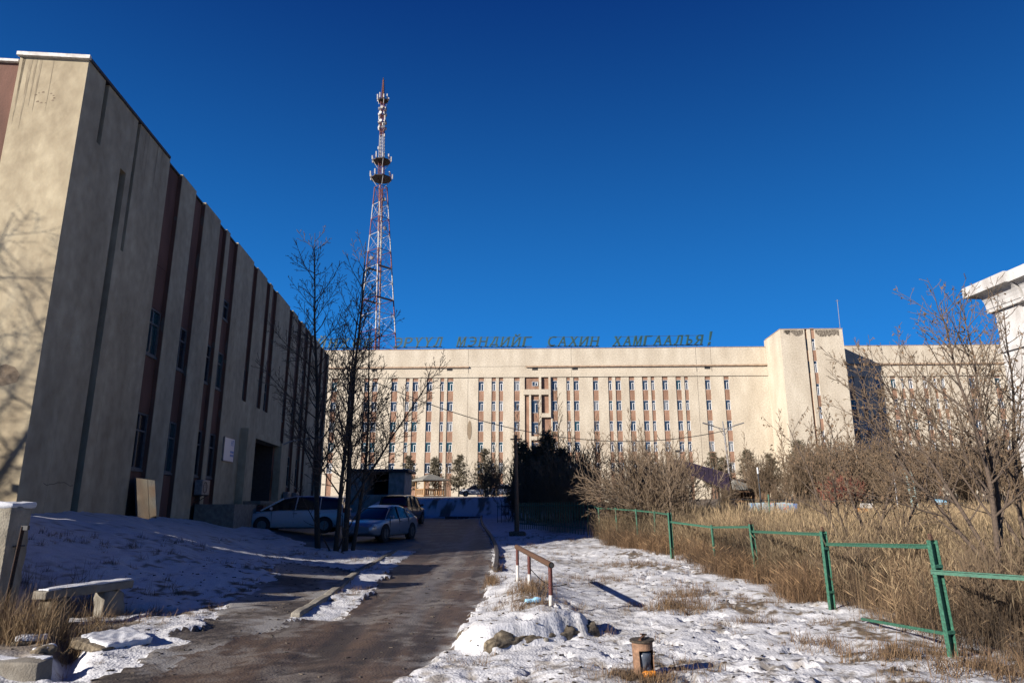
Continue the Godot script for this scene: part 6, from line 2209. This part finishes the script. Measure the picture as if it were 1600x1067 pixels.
# ---------------------------------------------------------------- cars
# x forward, y up; each station: x, bottom, shoulder, half width
func loft(st: Array, shape: Callable) -> MB:
	var m := MB.new()
	var rows := []
	for s in st:
		rows.append(shape.call(s))
	var n: int = rows[0].size()
	for r in rows:
		for p in r:
			m.v.append(p)
			m.n.append(Vector3.ZERO)
	for k in rows.size() - 1:
		for i in n - 1:
			var a := k * n + i
			for t in [[a, a + 1, a + n], [a + 1, a + n + 1, a + n]]:
				var fn := (m.v[t[2]] - m.v[t[0]]).cross(m.v[t[1]] - m.v[t[0]])
				var cen := (m.v[t[0]] + m.v[t[1]] + m.v[t[2]]) / 3.0
				var o := Vector3(0, cen.y - 0.6, cen.z)
				var q: Array = t
				if fn.dot(o) < 0.0:
					fn = -fn
					q = [t[0], t[2], t[1]]
				for w in q:
					m.ix.append(w)
					m.n[w] += fn
	for i in m.n.size():
		m.n[i] = m.n[i].normalized()
	for e in [0, rows.size() - 1]:
		m.face(rows[e], Vector3(1 if rows[e][0].x > 0.0 else -1, 0, 0))
	return m


func car(called: String, label: String, kind: String, paint: Material, P: Dictionary) -> Node3D:
	var c := thing(called, label, kind, Vector3.ZERO, 0.0, P.get("group", ""))
	var lower := loft(P.body, func(s: Array) -> Array:
		var w: float = s[3]
		var b: float = s[1]
		var t: float = s[2]
		var half := [Vector2(0, b), Vector2(w * 0.86, b), Vector2(w * 0.97, b + 0.08), Vector2(w, lerpf(b, t, 0.45)), Vector2(w * 0.985, lerpf(b, t, 0.7)), Vector2(w * 0.95, t - 0.05), Vector2(w * 0.88, t), Vector2(0, t + 0.03)]
		var r := []
		for q in half:
			r.append(Vector3(s[0], q.y, q.x))
		for k in range(half.size() - 2, 0, -1):
			r.append(Vector3(s[0], half[k].y, -half[k].x))
		r.append(r[0])
		return r)
	part("body", lower, paint, c)
	# greenhouse: base height, roof height, half widths
	var gh := loft(P.cabin, func(s: Array) -> Array:
		return [Vector3(s[0], s[1], s[3]), Vector3(s[0], lerpf(s[1], s[2], 0.55), lerpf(s[3], s[4], 0.6)), Vector3(s[0], s[2] - 0.03, s[4]), Vector3(s[0], s[2], s[4] * 0.8), Vector3(s[0], s[2] + 0.01, 0), Vector3(s[0], s[2], -s[4] * 0.8), Vector3(s[0], s[2] - 0.03, -s[4]), Vector3(s[0], lerpf(s[1], s[2], 0.55), -lerpf(s[3], s[4], 0.6)), Vector3(s[0], s[1], -s[3])])
	part("windows", gh, M.car_glass, c)
	var roof := MB.new()
	var cab: Array = P.cabin
	var tops := []
	for s in cab:
		if s[2] - s[1] > 0.3:
			tops.append(s)
	for k in tops.size() - 1:
		var a: Array = tops[k]
		var d: Array = tops[k + 1]
		for sd in [-1.0, 1.0]:
			roof.face([Vector3(a[0], a[2] + 0.025, 0), Vector3(d[0], d[2] + 0.025, 0), Vector3(d[0], d[2] + 0.015, sd * d[4] * 0.82), Vector3(a[0], a[2] + 0.015, sd * a[4] * 0.82)], Vector3.UP)
			roof.face([Vector3(a[0], a[2] + 0.015, sd * a[4] * 0.82), Vector3(d[0], d[2] + 0.015, sd * d[4] * 0.82), Vector3(d[0], d[2] - 0.05, sd * (d[4] + 0.02)), Vector3(a[0], a[2] - 0.05, sd * (a[4] + 0.02))], Vector3(0, 0.6, sd))
	part("roof", roof, paint, c)
	var pil := MB.new()
	for q in P.pillars:
		for sd in [-1.0, 1.0]:
			pil.bar(Vector3(q[0], q[1], sd * (q[2] + 0.005)), Vector3(q[3], q[4], sd * (q[5] + 0.005)), 0.025, q[6])
	part("pillars", pil, paint, c)
	var R: float = P.get("wheel", 0.32)
	for x in P.axles:
		for sd in [-1.0, 1.0]:
			var hw: float = P.width
			var ar := MB.new()
			ar.rod(Vector3(x, R + 0.02, sd * (hw - 0.2)), Vector3(x, R + 0.02, sd * (hw + 0.008)), R + 0.06, 20, true)
			var arch := part("wheel_arch", ar, M.dark, c)
			var ty := MB.new()
			ty.tube(PackedVector3Array([Vector3(x, R, sd * (hw - 0.2)), Vector3(x, R, sd * (hw - 0.01)), Vector3(x, R, sd * (hw + 0.02))]), PackedFloat32Array([R, R, R * 0.93]), 22, true)
			part("tyre", ty, M.tyre, arch)
			var ri := MB.new()
			for k in 8:
				var a := TAU * k / 8.0
				ri.bar(Vector3(x, R, sd * (hw + 0.026)), Vector3(x + sin(a) * R * 0.62, R + cos(a) * R * 0.62, sd * (hw + 0.026)), 0.012, 0.05)
			ri.rod(Vector3(x, R, sd * (hw + 0.0)), Vector3(x, R, sd * (hw + 0.022)), R * 0.64, 18, true)
			part("rim", ri, M.rim, arch)
	for sd in [-1.0, 1.0]:
		var f: Array = P.lights
		var hl := MB.new()
		hl.cham(Vector3(f[0], f[1], sd * f[2]), Vector3(0.22, 0.15, 0.34), 0.05)
		part("headlight", hl, M.lamp_glass, c)
		var tl := MB.new()
		tl.cham(Vector3(f[3], f[4], sd * f[5]), Vector3(0.12, 0.2, 0.3), 0.04)
		part("tail_light", tl, M.lamp_red, c)
		var mi := MB.new()
		mi.cham(Vector3(P.mirror[0], P.mirror[1], sd * P.mirror[2]), Vector3(0.1, 0.14, 0.22), 0.04)
		part("mirror", mi, paint, c)
		for x in P.handles:
			var hd := MB.new()
			hd.cham(Vector3(x, P.handle_y, sd * (P.width - 0.005)), Vector3(0.2, 0.035, 0.04), 0.01)
			part("door_handle", hd, M.rim, c)
		var dl := MB.new()
		for x in P.seams:
			dl.box(Vector3(x, P.handle_y - 0.14, sd * (P.width - 0.012)), Vector3(0.012, 0.56, 0.03))
		part("door_gap", dl, M.dark, c)
	var gr := MB.new()
	gr.cham(Vector3(P.lights[0] + 0.08, P.lights[1] - 0.02, 0), Vector3(0.06, 0.12, 0.7), 0.02)
	gr.cham(Vector3(P.lights[0] + 0.11, P.lights[1] - 0.26, 0), Vector3(0.06, 0.12, 1.0), 0.02)
	part("grille", gr, M.black_metal, c)
	part("number_plate", slab(Vector3(P.lights[0] + 0.14, P.lights[1] - 0.2, -0.26), Vector3(P.lights[0] + 0.16, P.lights[1] - 0.09, 0.26)), M.sign_white, c)
	return c


func place(c: Node3D, x: float, z: float, ahead: Vector3) -> void:
	c.position = Vector3(x, smooth_h(x, z) + 0.01, z)
	c.rotation.y = atan2(-ahead.z, ahead.x)


func cars() -> void:
	var sedan := {"body": [[-2.28, 0.36, 0.80, 0.62], [-2.2, 0.26, 0.95, 0.76], [-1.8, 0.2, 1.0, 0.84], [-1.0, 0.19, 0.96, 0.87], [0.0, 0.19, 0.93, 0.87], [0.9, 0.19, 0.92, 0.865], [1.5, 0.2, 0.86, 0.85], [2.0, 0.22, 0.76, 0.79], [2.2, 0.28, 0.68, 0.68], [2.28, 0.36, 0.6, 0.55]],
		"cabin": [[-1.75, 0.98, 1.02, 0.78, 0.62], [-1.15, 0.95, 1.36, 0.8, 0.58], [-0.6, 0.93, 1.45, 0.81, 0.58], [0.1, 0.92, 1.46, 0.81, 0.57], [0.55, 0.9, 1.36, 0.81, 0.56], [1.35, 0.87, 0.92, 0.76, 0.62]],
		"pillars": [[-1.7, 0.98, 0.78, -1.1, 1.35, 0.6, 0.09], [0.0, 0.92, 0.82, -0.1, 1.42, 0.6, 0.07], [-0.98, 0.95, 0.81, -0.95, 1.36, 0.6, 0.05], [1.3, 0.89, 0.77, 0.55, 1.35, 0.58, 0.06]],
		"axles": [-1.35, 1.35], "width": 0.86, "lights": [2.06, 0.64, 0.6, -2.2, 0.8, 0.62], "mirror": [0.95, 0.98, 0.92], "handles": [-0.15, -1.05], "handle_y": 0.8, "seams": [0.0, 0.95, -0.95]}
	var wagon := {"body": [[-2.3, 0.4, 1.0, 0.70], [-2.22, 0.27, 1.05, 0.8], [-1.6, 0.2, 1.04, 0.86], [-0.6, 0.19, 1.01, 0.875], [0.6, 0.19, 0.99, 0.875], [1.4, 0.2, 0.93, 0.86], [2.0, 0.22, 0.8, 0.79], [2.22, 0.3, 0.7, 0.66], [2.28, 0.38, 0.6, 0.55]],
		"cabin": [[-2.2, 1.04, 1.1, 0.8, 0.7], [-1.95, 1.04, 1.52, 0.81, 0.62], [-1.0, 1.02, 1.6, 0.82, 0.62], [0.0, 1.0, 1.6, 0.82, 0.61], [0.55, 0.98, 1.5, 0.82, 0.6], [1.55, 0.93, 0.99, 0.76, 0.62]],
		"pillars": [[-2.15, 1.04, 0.81, -1.95, 1.5, 0.64, 0.12], [-0.05, 1.0, 0.83, -0.1, 1.56, 0.64, 0.07], [-1.15, 1.02, 0.83, -1.15, 1.56, 0.64, 0.07], [1.5, 0.96, 0.77, 0.55, 1.49, 0.62, 0.06]],
		"axles": [-1.38, 1.38], "width": 0.865, "lights": [2.06, 0.7, 0.6, -2.24, 0.95, 0.66], "mirror": [1.0, 1.06, 0.93], "handles": [-0.05, -1.1], "handle_y": 0.84, "seams": [0.0, 0.98, -1.1]}
	var suv := {"body": [[-2.3, 0.5, 1.05, 0.78], [-2.24, 0.36, 1.12, 0.86], [-1.4, 0.32, 1.12, 0.92], [0.0, 0.3, 1.1, 0.93], [1.3, 0.32, 1.08, 0.92], [2.1, 0.36, 1.0, 0.86], [2.3, 0.48, 0.86, 0.74]],
		"cabin": [[-2.22, 1.12, 1.2, 0.84, 0.78], [-2.05, 1.12, 1.72, 0.86, 0.7], [-1.0, 1.11, 1.8, 0.87, 0.7], [0.2, 1.1, 1.78, 0.87, 0.7], [0.55, 1.1, 1.7, 0.87, 0.68], [1.2, 1.08, 1.12, 0.84, 0.74]],
		"pillars": [[-2.15, 1.12, 0.86, -2.05, 1.7, 0.72, 0.14], [-0.05, 1.1, 0.88, -0.1, 1.76, 0.72, 0.08], [-1.15, 1.11, 0.88, -1.15, 1.76, 0.72, 0.09], [1.15, 1.09, 0.85, 0.55, 1.69, 0.7, 0.07]],
		"axles": [-1.4, 1.4], "width": 0.92, "wheel": 0.37, "lights": [2.12, 0.92, 0.66, -2.24, 1.05, 0.74], "mirror": [0.85, 1.2, 1.0], "handles": [-0.1, -1.1], "handle_y": 0.98, "seams": [0.0, 0.95, -1.1]}
	for p in [sedan, wagon, suv]:
		p["group"] = "parked cars"
	var a := car("parked_car", "silver saloon parked with its front towards us, right of the dark tree", "car", M.car_silver, sedan)
	place(a, -5.75, -31.2, Vector3(-0.27, 0, 0.96))
	var b := car("parked_car", "white estate car parked side on in the shade by the gateway", "car", M.car_white, wagon)
	place(b, -9.9, -32.6, Vector3(-1, 0, 0.06))
	var c := car("parked_car", "black off road car parked behind the silver saloon", "car", M.car_black, suv)
	place(c, -6.9, -44.5, Vector3(0.12, 0, -1.0))
	for q in [[-4.95, -95.0, "snow covered white car between the small pines", 1.0], [-0.9, -96.0, "white car half hidden behind the dark conifers", -1.0]]:
		var w := car("parked_car", q[2], "car", M.car_white, sedan)
		place(w, q[0], q[1], Vector3(-q[3], 0, 0.1))
		part("snow_cap", lump(Vector3(1.5, 0.14, 1.1), 0.06, 0.05, q[0], 8), M.snow, w, Vector3(-0.35, 1.5, 0))
		part("snow_cap", lump(Vector3(1.0, 0.1, 1.3), 0.045, 0.05, q[0] * 3.0, 8), M.snow, w, Vector3(1.5, 0.93, 0))


# ---------------------------------------------------------------- the scene
func _ready() -> void:
	rng.seed = 20
	nz.seed = 3
	nz.frequency = 0.08
	nz.fractal_octaves = 3
	nf.seed = 9
	nf.frequency = 0.25
	nf.fractal_octaves = 3
	nr.seed = 17
	nr.frequency = 0.4
	nr.fractal_octaves = 3
	# camera
	var cam := Camera3D.new()
	cam.name = "camera"
	cam.position = Vector3(0, EYE, 0)
	cam.rotation = Vector3(deg_to_rad(13.5), 0, 0)
	cam.fov = 53.13
	cam.near = 0.1
	cam.far = 6000.0
	add_child(cam)
	cam.current = true
	# sky and exposure
	var we := WorldEnvironment.new()
	we.name = "world_environment"
	var env := Environment.new()
	env.background_mode = Environment.BG_SKY
	var sky := Sky.new()
	var sm_ := ProceduralSkyMaterial.new()
	var ex := 2.2
	sm_.sky_top_color = lin(0.0, 0.0012 / ex, 0.105 / ex)
	sm_.sky_horizon_color = lin(0.036 / ex, 0.385 / ex, 1.12 / ex)
	sm_.sky_curve = 0.273
	sm_.ground_bottom_color = lin(0.12, 0.11, 0.10)
	sm_.ground_horizon_color = lin(0.16, 0.22, 0.32)
	sm_.sun_angle_max = 1.0
	sky.sky_material = sm_
	env.sky = sky
	env.tonemap_mode = Environment.TONE_MAPPER_LINEAR
	env.tonemap_exposure = ex
	env.sdfgi_enabled = true
	env.ssao_enabled = true
	env.ssil_enabled = true
	we.environment = env
	add_child(we)
	# low winter sun from behind on the left
	var sun := DirectionalLight3D.new()
	sun.name = "sun"
	var az := deg_to_rad(53.0)
	var el := deg_to_rad(21.0)
	sun.transform.basis = Basis.looking_at(Vector3(sin(az) * cos(el), -sin(el), -cos(az) * cos(el)), Vector3.UP)
	sun.light_energy = 1.6
	sun.light_color = Color(1.0, 0.965, 0.92)
	sun.light_angular_distance = 0.5
	sun.shadow_enabled = true
	add_child(sun)

	make_materials()
	solve_terrain()
	build_terrain()
	left_building()
	far_building()
	white_building()
	tv_tower()
	on_left_wall()
	roof_sign()
	far_props()
	left_props()
	middle_props()
	fences()
	painted_boards()
	cars()
	front_trees()
	right_shrub()
	big_bush()
	pines()
	bg_shrubs()
	grasses()
	litter()
